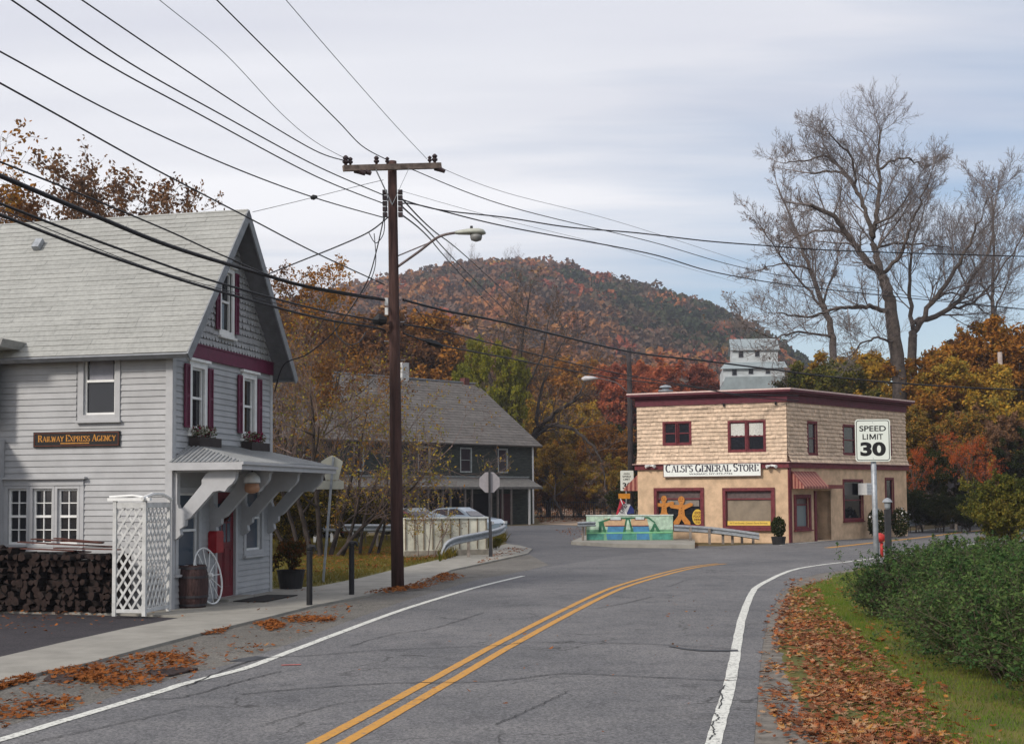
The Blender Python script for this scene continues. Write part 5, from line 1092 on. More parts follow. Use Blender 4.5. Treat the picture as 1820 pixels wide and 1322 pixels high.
# second pole
Y2=64; tp=P(1118,618,Y2); o2=thing('utility_pole',Vector((tp.x,Y2,0)),'dark second utility pole rising behind the left corner of the store','utility pole')
t=MB(); t.tube([(tp.x+.02,Y2,-.1),(tp.x,Y2,tp.z)],[.16,.12],10); t.build('shaft',mat('dark_pole_wood',(.035,.028,.03),.9,.3,4),o2,smooth=True)
o=thing('street_lamp',Vector((tp.x,Y2,P(1118,690,Y2).z)),'distant street lamp hanging left of the second utility pole','street lamp')
t=MB(); t.tube(spline([P(1118,700,Y2),P(1095,680,Y2),P(1062,672,Y2)],5),.03,6); t.build('arm',mat('arm_rust_grey',(0,0,0)),o)
c=P(1045,673,Y2); t=MB(); t.tube([c+Vector((-.32,0,0)),c+Vector((-.15,0,.0)),c+Vector((.2,0,.03)),c+Vector((.5,0,.03))],[.05,.14,.10,.03],10); t.build('lamp_head',mat('lamp_pale_grey',(.48,.46,.48),.5),o,smooth=True)
# third pole far right (pale)
Y3=79; a_=P(1777,626,Y3); o=thing('utility_pole',Vector((a_.x,Y3,0)),'pale weathered pole stub among the orange trees at the right','utility pole'); t=MB(); t.tube([(a_.x+.05,Y3,0),(a_.x,Y3,a_.z)],[.17,.14],10); t.build('shaft',mat('pale_pole_wood',(.34,.28,.26),.9,.15,4),o,smooth=True)
# ---------------------------------------------------------------- wires
wm=mat('wire_black',(.015,.014,.018),.6); wg=mat('wire_grey',(.06,.06,.07),.6)
def wl(a,b,pix):
    o=[a]
    for px,py in pix:   # points in the vertical plane of the span
        d=ray(px,py); dx,dy=b.x-a.x,b.y-a.y; t=(a.x*dy-a.y*dx)/(d.x*dy-d.y*dx); o.append(EYE+d*t)
    return o+[b]
def wire(pts,r,lb,m_=None,ext=True,name='power_line',cat='wire',k=8,**kw):
    pts=[Vector(p) for p in pts]
    if ext: pts=[pts[0]+(pts[0]-pts[1]).normalized()*min(14,(pts[0]-pts[1]).length)]+pts
    t=MB(); t.tube(spline(pts,k),r,5,cap=False); return t.build(name,m_ or wm,loc=pts[-1],label=lb,cat=cat,smooth=True,**kw)
rk=lambda py,s=-1:Vector((pp_(P(697,py,YP).z).x+s*.2,YP,P(697,py,YP).z))
wire(wl(Pz(20,0,8.3),rk(362),[(180,108),(348,200),(560,313)]),.0125,'upper wire crossing the sky, third from the top of the pole rack')
wire(wl(Pz(65,0,8.45),rk(347),[(230,112),(386,200),(560,294)]),.0125,'upper wire crossing the sky, ending highest on the pole rack')
wire(wl(Pz(145,0,9.2),ar(616,.1),[(300,105),(445,200),(560,268)]),.0125,'thick sky wire running to the left end of the crossarm')
wire(wl(Pz(283,0,9.2),ar(624,.1),[(400,96),(498,200),(560,252)]),.006,'thin faint wire running to the left end of the crossarm',wg)
wire(wl(Pz(385,0,9.2),ar(688,.1),[(500,115),(600,215),(644,260)]),.011,'sky wire coming down to the middle of the crossarm')
wire(wl(Pz(508,0,9.2),ar(759,.1),[(600,107),(700,220)]),.006,'thin sky wire coming down to the right end of the crossarm',wg)
wire(wl(Pz(0,92,7.8),rk(387),[(200,200),(400,292),(557,351)]),.0125,'sky wire with a dark splice clamp left of the pole')
wire(wl(Pz(0,148,7.2),rk(506),[(94,200),(270,298),(435,384),(560,449)]),.0135,'long wire crossing above the house ridge, attached lowest on the pole rack')
wire(wl(Pz(0,288,6.2),rk(531),[(150,348),(300,411),(400,456),(520,502)]),.014,'slack cable just above the thickest cable across the grey roof')
wire(wl(Pz(0,313,6.1),rk(533),[(150,376),(300,437),(450,483),(560,513)]),.036,'thickest black communication cable crossing the grey roof')
wire(wl(Pz(0,362,5.8),rk(572),[(150,420),(270,463),(383,501),(560,549)]),.02,'upper cable of the lower pair crossing the grey roof',wm)
wire(wl(Pz(0,372,5.7),rk(580),[(130,425),(260,475),(383,511),(560,556)]),.007,'thin wire between the lower pair of cables on the roof',wg)
wire(wl(Pz(0,382,5.6),rk(589),[(150,440),(270,481),(386,517),(560,564),(670,583)]),.024,'lowest black cable crossing the grey roof and gable')
# to the right
wire([ar(782,-.1),P(900,343,30),P(1100,395,37),P(1335,470,46)],.006,'thin wire leaving the right end of the crossarm to the right',wg,ext=False)
wire([ar(727,-.1),P(900,366,29.5),P(1150,428,34),P(1400,492,40),P(1820,551,50),P(2100,575,58)],.011,'wire leaving the crossarm centre toward the big bare tree',ext=False)
wire([rk(355,1),P(780,373,28),P(900,387,28.5),P(1010,404,29),P(1130,414,29.5),P(1250,428,30),P(1350,436,30.5),P(1500,446,31),P(1820,456,33),P(2300,470,36)],.016,'upper wavy service cable running level to the right edge',ext=False)
wire([rk(362,1),P(750,366,28),P(900,403,29),P(1150,450,32),P(1280,486,35),P(1464,514,40),P(1820,549,48),P(2100,570,55)],.016,'second service cable sagging to the right under the wavy one',ext=False)
wire([rk(340,1),P(900,392,32),P(1100,442,40),P(1320,505,50)],.005,'faint thin wire below the service cables over the hill',wg,ext=False)
for i,(a,b) in enumerate(((343,(842,468)),(357,(826,480)),(372,(812,480)))):
    wire([rk(a+10,1),P(760+4*(2-i),408+6*i,36),P(b[0],b[1],52),P(b[0]+140-10*i,b[1]+130,88)],.02,('uppermost','middle','lowest')[i]+' of three wires dropping steeply from the pole toward the hill',wg,ext=False)
wire([rk(533,1),P(794,553,29),P(900,574,31),P(1118,625,Y2-26),P(1250,641,42),P(1367,656,44),P(1480,670,46),P(1640,684,48),P(1820,693,50),P(2100,700,55)],.03,'thick black cable running right from the pole across hill and store roofline',ext=False)
wire([rk(545,1),P(740,556,28),P(900,590,31),P(1100,630,38),P(1230,650,44)],.008,'thin cable just below the thick cable to the right of the pole',wg,ext=False)
sr=FWl.w(LF*.62,.25,zc_+.2)
wire([rk(577,1),P(786,588,29),P(900,617,33),P(1090,662,42),P(1250,690,49),P(1308,700,51.5),P(1420,703,52)],.02,'upper of two cables sagging from the pole to the store cornice',ext=False)
wire([rk(593,1),P(786,614,29),P(900,636,33),P(1090,672,43),P(1230,688,49),P(1330,705,51.8),P(1420,712,52)],.02,'lower of two cables sagging from the pole to the store cornice',ext=False)
t=MB(); t.tube([P(755,604,28.6),P(765,608,28.7),P(778,613,28.9),P(787,616,29)],[.03,.075,.075,.03],8); t.build('splice_box',blackm,loc=P(770,610,28.7),label='black splice box hanging on the lower cable right of the pole',cat='cable box')
wire([P(449,377,24.3),P(500,365,25.5),P(557,351,26.5),P(640,330,27.2),rk(320)],.006,'thin line from the house ridge to the pole',wg,ext=False)
t=MB(); t.tube([P(552,352,26.5),P(557,351,26.5),P(564,350,26.5)],[.03,.06,.03],8); t.build('clamp',blackm,loc=P(557,351,26.5),label='small dark splice clamp on the wires left of the pole',cat='clamp')
hk=GW.w(4.35,.1,4.25)
wire([P(430,506,31),P(540,462,28.5),P(600,438,27.6),P(655,413,27.2),P(690,386,27.5)],.016,'service drop rising from behind the house gable to the pole',wm,ext=False)
wire([hk,P(505,648,26.4),P(545,630,26.6),P(585,598,26.8),P(612,565,27),P(650,505,27.2),P(668,450,27.3),P(688,360,27.5)],.014,'service cable drooping from the far corner of the house up to the pole',ext=False)
wire([P(655,413,27.2),P(668,432,27.3),P(682,414,27.4),P(684,380,27.5),P(690,350,27.5)],.01,'looped drip wire hanging left of the pole top',wm,ext=False)
wire([P(665,415,27.2),P(668,460,27.3),P(662,490,27.3),P(645,522,27.3)],.01,'loose wire hanging down beside the pole over the sky',wg,ext=False)
wire([P(593,570,27.2),P(600,596,27.2),P(618,612,27.2),P(638,608,27.2),P(650,590,27.2)],.012,'cable loop hanging below the lowest cable left of the pole',wg,ext=False)
wire([P(737,545,28),P(752,565,28.3),P(772,585,28.6),P(790,592,28.9)],.008,'short jumper wire drooping right of the pole',wm,ext=False)
wire([FWl.w(1.2,.1,zc_-.05),FWl.w(2.6,.1,zc_-.22),FWl.w(4.0,.1,zc_-.05),FWl.w(5.8,.1,zc_-.16),FWl.w(6.9,.1,zc_-.05)],.008,'thin wire looping along the top of the store front shingles',wm,ext=False)
# ---------------------------------------------------------------- vegetation
def nrm(a): return a/np.maximum(np.linalg.norm(a,axis=-1,keepdims=True),1e-9)
def grow(rg,Pp,D,L,R,kids=(8,6,5),ang=(25,60),lr=(.45,.75),wander=.16,up=.06,nseg=5,t0=.25,rr=.6,minr=.006,first_end=True):
    segs=[];tips=[]
    Pp=np.atleast_2d(Pp).astype(float);D=nrm(np.atleast_2d(D).astype(float));L=np.atleast_1d(L).astype(float);R=np.atleast_1d(R).astype(float)
    for lv in range(len(kids)+1):
        n=len(Pp); pts=[Pp]; drs=[D]; cur=Pp; d=D; rad=[R]
        for s in range(nseg):
            d=nrm(d+rg.normal(0,wander,(n,3))+np.array([0,0,up])); nx=cur+d*(L/nseg)[:,None]
            r1=R*(1-(s+1)/nseg*.72); r1=np.maximum(r1,minr*.5); segs.append((cur,nx,rad[-1],r1)); rad.append(r1); pts.append(nx); drs.append(d); cur=nx
        if lv>=len(kids)-1: tips+= pts[2:]
        if lv==len(kids): break
        k=kids[lv]; NP=[];ND=[];NL=[];NR=[]
        for j in range(k):
            t=t0+(1-t0)*(j+rg.uniform(0,1,n))/k; t=np.minimum(t,.999); i=(t*nseg).astype(int); fr=(t*nseg-i)[:,None]
            A=np.stack(pts);Bd=np.stack(drs);Rr=np.stack(rad); ix=np.arange(n)
            p=A[i,ix]*(1-fr)+A[i+1,ix]*fr; dd=Bd[i+1,ix]; a=np.radians(rg.uniform(*ang,n))[:,None]
            pr=nrm(np.cross(dd,rg.normal(size=(n,3)))); nd=nrm(dd*np.cos(a)+pr*np.sin(a))
            NP.append(p);ND.append(nd);NL.append(L*rg.uniform(*lr,n)*(1-.35*t));NR.append(np.maximum(Rr[i,ix]*rr*rg.uniform(.7,1,n),minr))
        Pp=np.concatenate(NP);D=np.concatenate(ND);L=np.concatenate(NL);R=np.concatenate(NR)
    return segs,np.concatenate(tips)
def prisms(segs,k=4):
    A=np.concatenate([s[0] for s in segs]);B=np.concatenate([s[1] for s in segs]);ra=np.concatenate([s[2] for s in segs]);rb=np.concatenate([s[3] for s in segs])
    d=nrm(B-A); ref=np.where(np.abs(d[:,2:3])<.9,np.array([[0,0,1.]]),np.array([[1.,0,0]])); a=nrm(np.cross(d,ref)); b=np.cross(d,a); n=len(A)
    V=np.zeros((n,2*k,3))
    for i in range(k):
        t=2*math.pi*i/k; o=a*math.cos(t)+b*math.sin(t); V[:,i]=A+o*ra[:,None]; V[:,k+i]=B+o*rb[:,None]
    Fq=np.zeros((n,k,4),int); base=(np.arange(n)*2*k)[:,None]
    for i in range(k): Fq[:,i]=base+np.array([i,(i+1)%k,k+(i+1)%k,k+i])
    return V.reshape(-1,3),Fq.reshape(-1,4)
def split_segs(segs,lim):
    A=[np.concatenate([s[i] for s in segs]) for i in range(4)]; m=A[2]>=lim
    return [tuple(x[m] for x in A)],[tuple(x[~m] for x in A)]
barkm=mat('tree_bark',(.085,.068,.06),.95,.3,4,.5,20); darkbark=mat('dark_bark',(.045,.035,.032),.95,.3,4,.5,20); palebark=mat('pale_twigs',(.19,.16,.155),.95,.2,6); reddish=mat('reddish_twigs',(.17,.12,.108),.95,.25,5)
LM_={}
def lm(n,st,**k): LM_[n]=leafmat('leaves_'+n,st,**k)
lm('orange',[(.09,.05,.018),(.27,.115,.025),(.40,.17,.03),(.20,.13,.03),(.46,.23,.04)],patch=.35)
lm('gold',[(.13,.10,.02),(.36,.20,.03),(.48,.28,.04),(.18,.16,.035),(.44,.30,.05)],patch=.35)
lm('rust',[(.09,.045,.026),(.20,.085,.03),(.14,.08,.04),(.28,.12,.035)],patch=.4)
lm('red',[(.22,.06,.034),(.42,.11,.05),(.30,.10,.045),(.46,.19,.06)],patch=.4)
lm('flame',[(.20,.04,.015),(.38,.08,.02),(.45,.13,.03)],patch=.6)
lm('crimson',[(.18,.055,.04),(.30,.085,.05),(.24,.10,.05)],patch=.4)
lm('olive',[(.045,.06,.018),(.11,.115,.028),(.20,.16,.03),(.15,.08,.03)],patch=.35)
lm('lime',[(.09,.11,.015),(.18,.18,.02),(.24,.20,.03)],patch=.5)
lm('dark',[(.012,.022,.008),(.03,.042,.014),(.05,.05,.016),(.075,.045,.018)],patch=.35)
lm('mixed',[(.04,.055,.018),(.16,.085,.03),(.28,.17,.035),(.08,.095,.028),(.36,.16,.03),(.09,.06,.028)],patch=.3)
lm('brown',[(.10,.06,.045),(.18,.105,.065),(.22,.11,.05),(.13,.10,.05)],patch=.4)
lm('hedge',[(.014,.032,.014),(.032,.068,.024),(.055,.10,.034),(.10,.145,.045),(.04,.075,.03)],patch=1.3,transl=.2)
def template(seed,H,kids,L0,spread,leaf_s,per,tr=.2,up=.06,trunkh=.3,wander=.16,lr=(.45,.75),stems=1):
    rg=np.random.default_rng(seed); segs=[]; T=[]
    for s in range(stems):
        d=np.array([rg.normal(0,.25 if stems>1 else .04),rg.normal(0,.25 if stems>1 else .04),1.]); p=np.array([rg.normal(0,.25) if stems>1 else 0,rg.normal(0,.2) if stems>1 else 0,0.])
        sg,tp=grow(rg,p,d,H*L0,tr,kids=kids,ang=spread,up=up,t0=trunkh,wander=wander,lr=lr); segs+=sg; T.append(tp)
    tp=np.concatenate(T); V,Fq=prisms(segs,4); wood_me=mesh_np('trunk',V,Fq,barkm)
    lf=None
    if per>0:
        n=int(len(tp)*per); C=tp[rg.integers(0,len(tp),n)]+rg.normal(0,leaf_s*1.1,(n,3)); v,f=leafquads(rg,C,leaf_s); lf=mesh_np('crown',v,f,LM_['orange'])
    return wood_me,lf,tp[:,2].max()
TPL={'full':[template(s,12,(9,6,5,3),.8,(30,65),.13,8.0,tr=.22) for s in (1,2,3)],
 'thin':[template(s,12,(9,6,5,3),.8,(25,55),.11,.7,tr=.2,up=.1) for s in (4,5)],
 'near':[template(s,12,(10,7,5,3),.8,(30,60),.08,1.25,tr=.2) for s in (6,7)],
 'bare':[template(s,12,(9,7,6,4),.8,(20,50),.05,0,tr=.18,up=.1) for s in (8,9)],
 'shrub':[template(s,4,(6,5,4,3),.8,(20,60),.07,3.2,tr=.04,trunkh=.05,stems=5) for s in (10,11)]}
print('TPL leaves',[(k,len(v[0][0].polygons),len(v[0][1].polygons) if v[0][1] else 0) for k,v in TPL.items()])
RT_=random.Random(21); used_=set(); DESC={}
def tree(kind,px,top,Y,mname,lb,wide=1.0,name='tree',cat='tree',group=None,z0=0,twig=None,i=None):
    tp=TPL[kind]; i=RT_.randrange(len(tp)) if i is None else i%len(tp); wm_,lf,h=tp[i]
    x=P(px,882,Y).x; H=P(px,top,Y).z-z0; s=H/h; o=thing(name,(x,Y,z0),lb,cat,group); rz=RT_.uniform(0,6.28)
    for nm,me,mm in (('trunk',wm_,twig),('crown',lf,LM_.get(mname))):
        if me is None: continue
        c=bpy.data.objects.new(nm,me); COL.objects.link(c); c.parent=o
        if mm: c.material_slots[0].link='OBJECT'; c.material_slots[0].material=mm
    o.rotation_euler=(0,0,rz); o.scale=(s*wide,s*wide,s); return o
# behind the left house
for a in (('near',20,262,44,'orange','golden-brown leafy tree at the far left above the grey roof',1.1),('near',105,280,46,'rust','rust tree with thinning top rising left of the roof vent',1.0),('near',165,248,43,'brown','tallest brown-leaved tree above the middle of the grey roof',.9),
    ('near',245,330,46,'rust','lower rust-brown tree above the right half of the grey roof',1.0),('near',310,352,45,'brown','sparse brown tree top nearest the ridge end of the grey roof',.7),('near',500,448,60,'orange','dark orange tree with lacy leaves just right of the gable peak',1.0),('near',556,490,62,'rust','rust-orange tree between the gable and the utility pole',1.0)):
    tree(*a[:6],wide=a[6])
# behind and beside the barn
beh=[('full',520,560,112,'rust','rusty tree behind the left end of the barn roof'),('full',575,545,118,'orange','orange-brown tree behind the barn, left of the chimney'),('full',640,560,112,'rust','russet tree behind the barn just left of the utility pole'),
 ('full',690,560,116,'orange','orange tree behind the white barn chimney'),('full',745,560,116,'rust','red-brown tree behind the barn ridge, right of the utility pole'),('full',800,572,118,'orange','orange tree behind the right end of the barn ridge'),('full',872,600,101.5,'lime','yellow-green tree beside the barn roof peak'),
 ('full',850,640,108,'lime','lower yellow-green tree touching the barn roof slope'),('thin',905,560,125,'brown','thin brown tree behind the big bare tree'),('full',975,700,120,'gold','olive tree at the edge of the leafy path'),('full',1030,720,118,'gold','golden tree left of the second utility pole'),
 ('full',1085,745,112,'orange','orange tree close left of the second utility pole'),('full',940,740,118,'gold','golden tree under the limbs of the big bare tree'),('full',1000,790,108,'gold','low golden tree beside the iron fence'),('full',1080,805,104,'gold','low bright golden tree above the utility box'),
 ('full',1140,640,150,'red','red maple behind the left end of the store roof'),('full',1205,632,155,'red','broad red maple behind the store roof vent'),('full',1262,650,150,'crimson','crimson tree behind the store near the mill'),('full',1090,650,150,'crimson','crimson tree left of the second utility pole top'),
 ('full',1030,640,160,'orange','orange tree rising behind the distant street lamp'),('thin',980,560,165,'brown','tall thin brown tree on the hill foot'),('full',1165,730,112,'dark','dark tree beside the left wall of the store'),('full',1095,850,80,'dark','dark evergreen bush left of the striped awning'),
 ('full',960,640,150,'orange','orange tree on the hill foot behind the bare tree'),('full',1330,690,150,'mixed','mixed tree at the foot of the mill tower')]
for k in beh: tree(*k,wide=.62 if k[4]=='lime' else 1.15)
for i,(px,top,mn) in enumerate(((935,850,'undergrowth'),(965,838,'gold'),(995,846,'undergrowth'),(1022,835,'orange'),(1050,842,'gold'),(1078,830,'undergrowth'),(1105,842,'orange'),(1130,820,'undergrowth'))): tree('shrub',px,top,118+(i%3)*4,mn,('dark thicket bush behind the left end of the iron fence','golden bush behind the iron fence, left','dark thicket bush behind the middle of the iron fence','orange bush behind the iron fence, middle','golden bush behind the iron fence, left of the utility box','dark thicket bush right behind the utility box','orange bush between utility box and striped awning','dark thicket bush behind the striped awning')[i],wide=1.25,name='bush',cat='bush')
# right side
rt=[('full',1440,640,88,'olive','olive-yellow tree right of the mill tower'),('full',1490,622,92,'gold','yellow-green tree behind the store roof corner'),('full',1540,690,78,'dark','dark tree behind the right half of the store roof'),('full',1590,650,80,'gold','golden tree below the great bare tree'),
 ('full',1650,618,82,'orange','large orange tree right of the great bare trunk'),('full',1705,640,78,'gold','golden-orange tree in the middle of the right-hand group'),('full',1760,600,86,'rust','rust tree by the pale pole stub'),('full',1812,560,84,'orange','orange tree at the right edge of the photo'),
 ('full',1860,600,80,'mixed','mixed autumn tree cut by the right edge'),('full',1632,720,72,'mixed','mottled tree close to the right wall of the store'),('full',1690,735,71,'mixed','mottled green and orange tree above the far guard rail'),('full',1750,720,72,'brown','brown autumn tree above the far road'),('full',1815,740,70,'dark','dark tree at the right edge above the road'),
 ('full',1638,800,69,'dark','dark low tree against the store end wall'),('full',1700,830,70,'dark','dark low thicket tree above the guard rail'),('full',1780,830,74,'olive','olive thicket tree at the road bend'),('full',1405,668,100,'dark','dark tree between mill tower and store roof'),('full',1530,640,96,'brown','brown tree beneath the limbs of the great bare tree')]
for k in rt: tree(*k,wide=1.1)
tree('near',1638,790,66,'flame','bright red-orange maple sapling touching the store end wall',wide=.85,name='maple_sapling'); tree('near',1722,765,66.5,'flame','bright red-orange maple sapling above the far guard rail',wide=.9,name='maple_sapling')
for px,top,lb in ((1625,868,'dark undergrowth bush against the store end wall'),(1668,878,'dark undergrowth bush just left of the far guard rail'),(1715,872,'dark undergrowth bush behind the far guard rail'),(1790,885,'dark undergrowth bush beyond the tall bend shrub')): tree('shrub',px,top,65,'dark',lb,wide=1.3,name='bush',cat='bush')
# tall shrub at the road bend, bushes
tree('shrub',1778,838,38,'olive','tall yellow-green shrub at the far road bend',wide=.95,name='shrub',cat='shrub')
# topiary in a pot at the store corner
g=G(1384,968); o=thing('potted_shrub',g,'clipped dark green shrub in a black pot at the store corner','potted plant'); t=MB(); t.lathe(g,[(.24,0),(.3,.32),(.27,.33)],14); t.build('pot',mat('planter_black',(0,0,0)),o)
rg=np.random.default_rng(5); v,f=leafquads(rg,leaves_cloud(rg,(0,0,.72),(.3,.3,.42),1600,.04),.04); link('foliage',mesh_np('foliage',v,f,LM_['dark']),o); t=MB(); t.cyl(g+Vector((0,0,.3)),g+Vector((0,0,.6)),.03); t.build('stem',bark,o)
for px,py,lb in ((1558,930,'white-flowered plant in a pot left of the lantern post'),(1600,925,'dark evergreen cone with white flowers right of the lantern post')):
    q=SWl.uv(px,py,.6); c=SWl.w(q[0],.6,0); o=thing('flowering_plant',c,lb,'plant'); rg=np.random.default_rng(px); v,f=leafquads(rg,leaves_cloud(rg,(0,0,.7),(.4,.4,.7),1200,.05),.06); link('foliage',mesh_np('foliage',v,f,LM_['dark']),o)
    v,f=leafquads(rg,leaves_cloud(rg,(0,-.2,1.0),(.4,.3,.35),26,.05),.07); link('flowers',mesh_np('flowers',v,f,mat('white_petals',(.6,.6,.6),.8)),o)
# multi-stemmed sparse tree in front of the barn
def custom(name,lb,base,H,stems,seed,bark_m,leafm,ls,per,kids=(8,6,5,4),spread=(25,60),lean=.3,r0=.09,L=.75,cat='tree'):
    rg=np.random.default_rng(seed); segs=[];T=[]
    for dx,dy,lx,ly,hh,rr_ in stems:
        sg,tp=grow(rg,np.array([dx,dy,0.]),np.array([lx,ly,1.]),hh*L,rr_,kids=kids,ang=spread,up=.05,t0=.2,wander=.14); segs+=sg; T.append(tp)
    big,small=split_segs(segs,.03); o=thing(name,base,lb,cat); V,f=prisms(big,7); link('trunk',mesh_np('trunk',V,f,bark_m),o); V,f=prisms(small,3); link('twigs',mesh_np('twigs',V,f,bark_m if bark_m!=darkbark else reddish),o)
    tp=np.concatenate(T)
    if per>0: n=int(len(tp)*per); v,f=leafquads(rg,tp[rg.integers(0,len(tp),n)]+rg.normal(0,.06,(n,3)),ls); link('crown',mesh_np('crown',v,f,leafm),o)
    return o
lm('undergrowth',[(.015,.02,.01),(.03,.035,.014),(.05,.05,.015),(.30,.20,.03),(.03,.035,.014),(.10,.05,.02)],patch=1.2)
spm=leafmat('leaves_sparse',[(.16,.09,.04),(.28,.13,.03),(.36,.25,.04),(.16,.17,.03),(.30,.20,.04)],.3,1.2)
b=P(560,985,43); b.z=0; custom('multi_stem_tree','sparse multi-stemmed tree with reddish twigs in front of the barn',b,8,[(-.5,0,-.22,0,7.0,.085),(-.15,.2,.0,.05,8.0,.10),(.2,-.1,.18,0,7.6,.10),(.5,.1,.32,.1,6.8,.085),(-.8,.1,-.38,0,5.5,.07),(.75,.0,.5,0,5.5,.08),(.9,.2,.62,0,5.0,.07)],31,darkbark,spm,.05,.20,kids=(7,6,5,3))
b=P(655,985,44); b.z=0; custom('multi_stem_tree','thin drooping tree right beside the utility pole in front of the barn',b,6,[(0,0,.25,0,6.5,.06),(.3,.2,.5,0,6,.06),(-.3,0,-.1,0,6.5,.06)],32,darkbark,spm,.05,.2,kids=(7,6,4,3))
b=P(760,1000,41.5); b.z=0; custom('young_tree','low thin sapling in front of the cream parapet',b,2,[(0,0,.1,0,2.2,.02),(.2,0,.3,0,2.0,.02),(-.3,0,-.3,0,1.8,.02)],33,darkbark,spm,.035,.5,kids=(6,4,3),cat='sapling')
# ivy thicket in front of barn upper floor (left)
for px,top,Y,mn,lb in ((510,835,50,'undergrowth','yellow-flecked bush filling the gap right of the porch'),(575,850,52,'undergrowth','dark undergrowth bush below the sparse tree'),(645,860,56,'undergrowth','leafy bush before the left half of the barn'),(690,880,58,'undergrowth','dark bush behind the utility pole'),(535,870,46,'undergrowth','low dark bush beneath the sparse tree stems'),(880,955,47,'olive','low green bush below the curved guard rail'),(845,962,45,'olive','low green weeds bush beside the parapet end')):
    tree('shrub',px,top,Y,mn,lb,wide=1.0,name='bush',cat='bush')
# big bare tree beside the barn
def hero(name,lb,Y,limbs,seed,bark_m,kids,dens=.6,L=.35,r_tw=.012,depth=.5,leaf=None,kt=7,minr=.011,tw_m=None):
    rg=np.random.default_rng(seed); base=P(limbs[0][0][0][0],882,Y); base.z=0; big=[]; SP=[];SD=[];SL=[];SR=[]
    for li,(pix,r0,r1,dy0,dy1) in enumerate(limbs):
        pts=[]; n=len(pix)
        for i,(x,y) in enumerate(pix): pts.append(P(x,y,Y+dy0+(dy1-dy0)*i/max(1,n-1))-base)
        sp=spline(pts,5); m_=len(sp); A=np.array([tuple(p) for p in sp]); A[1:-1]+=rg.normal(0,.05,(m_-2,3)); rad=np.linspace(r0,r1,m_)
        big.append((A[:-1],A[1:],rad[:-1],rad[1:]))
        if li==0: continue
        D=nrm(np.gradient(A,axis=0)); tot=np.linalg.norm(np.diff(A,axis=0),axis=1).sum()
        nb=int(tot*dens)+3
        for j in range(nb):
            t=(.12+.88*(j+rg.uniform())/nb)*(m_-1); i=min(int(t),m_-2); p=A[i]+(A[i+1]-A[i])*(t-i); a=math.radians(rg.uniform(25,60)); pr=nrm(np.cross(D[i],rg.normal(size=3))); SP.append(p);SD.append(D[i]*math.cos(a)+pr*math.sin(a)+np.array([0,0,.15])); SL.append(max(2.2,min(5.0,tot*L*(1-.5*t/m_)))*rg.uniform(.6,1.25)); SR.append(max(.02,rad[i]*.42))
        SP.append(A[-1]);SD.append(D[-1]);SL.append(min(2.2,tot*.25+.6));SR.append(r1*.95)
    segs,tips=grow(rg,np.array(SP),np.array(SD),np.array(SL),np.array(SR),kids=kids,ang=(22,55),up=.10,wander=.13,nseg=4,t0=.1,rr=.6,lr=(.4,.7),minr=minr)
    o=thing(name,base,lb,'tree'); tb=MB()
    for A,B,ra,rb in big: tb.tube([Vector(a)+base for a in A]+[Vector(B[-1])+base],list(map(float,ra))+[float(rb[-1])],9)
    tb.build('trunk',bark_m,o,smooth=True); V,f=prisms(segs,3); link('crown',mesh_np('crown',V,f,tw_m or palebark),o)
    print(name,len(f)); 
    if leaf: n=leaf[1]; v,f=leafquads(rg,tips[rg.integers(0,len(tips),n)]+rg.normal(0,.08,(n,3)),leaf[2]); link('leaves',mesh_np('leaves',v,f,leaf[0]),o)
    return o
hero('bare_tree','great bare tree towering over the store and the right-hand woods',80,[
 ([(1600,900),(1598,700),(1590,600),(1584,545),(1576,515),(1568,490)],.50,.30,0,0),
 ([(1568,490),(1533,455),(1509,418),(1476,381),(1439,365)],.24,.11,0,-3),([(1568,490),(1558,455),(1552,422),(1558,381),(1564,330),(1562,285),(1564,245),(1562,225)],.24,.04,0,1),
 ([(1552,422),(1537,373),(1521,337),(1509,316),(1484,304),(1440,308)],.16,.06,0,2),([(1509,316),(1472,279),(1430,285),(1392,290)],.10,.03,1,4),([(1521,337),(1515,285),(1490,255),(1472,238)],.10,.03,1,-1),
 ([(1566,300),(1590,285),(1619,285),(1642,300)],.09,.03,0,3),([(1572,484),(1599,455),(1615,414),(1631,373),(1650,325)],.14,.04,0,-3),([(1582,555),(1558,547),(1525,545),(1484,549),(1435,563),(1385,556)],.17,.04,0,-5),
 ([(1560,440),(1600,432),(1650,436),(1690,440)],.09,.03,0,4),([(1555,400),(1590,380),(1612,350),(1625,330)],.08,.03,0,-3),([(1509,418),(1470,410),(1420,420),(1390,440)],.09,.03,-1,3),([(1590,610),(1560,600),(1530,610),(1510,640)],.09,.03,0,-4)],41,barkm,(8,6,4),dens=1.1,L=.52,minr=.009)
hero('bare_tree','leaning bare tree left of the great bare tree, right of the mill tower',92,[([(1485,900),(1482,640),(1475,580),(1462,540)],.30,.2,0,0),([(1462,540),(1439,479),(1415,414),(1384,337)],.2,.05,0,2),([(1470,560),(1440,520),(1390,460),(1350,400)],.12,.03,0,-3),([(1478,600),(1420,590),(1370,600),(1320,575)],.10,.03,0,-5),([(1462,540),(1480,490),(1490,440)],.10,.03,0,3),([(1439,479),(1395,470),(1350,480)],.08,.03,0,-2)],42,barkm,(7,5,4),dens=.9,L=.45,leaf=(LM_['brown'],500,.09),minr=.014)
hero('bare_tree','spreading bare tree right of the great bare tree with upswept limbs',84,[([(1622,900),(1621,640),(1625,590)],.34,.26,0,0),([(1625,590),(1656,537),(1693,488),(1721,435),(1746,386)],.2,.05,0,-2),([(1627,573),(1688,549),(1725,504),(1758,443),(1768,365)],.2,.05,0,3),([(1623,585),(1616,512),(1619,447),(1640,380)],.16,.04,0,0),([(1688,549),(1740,530),(1800,450),(1825,400)],.1,.03,1,4),([(1656,537),(1700,520),(1760,560)],.08,.03,0,4)],43,barkm,(8,6,4),dens=.9,L=.48,minr=.010)
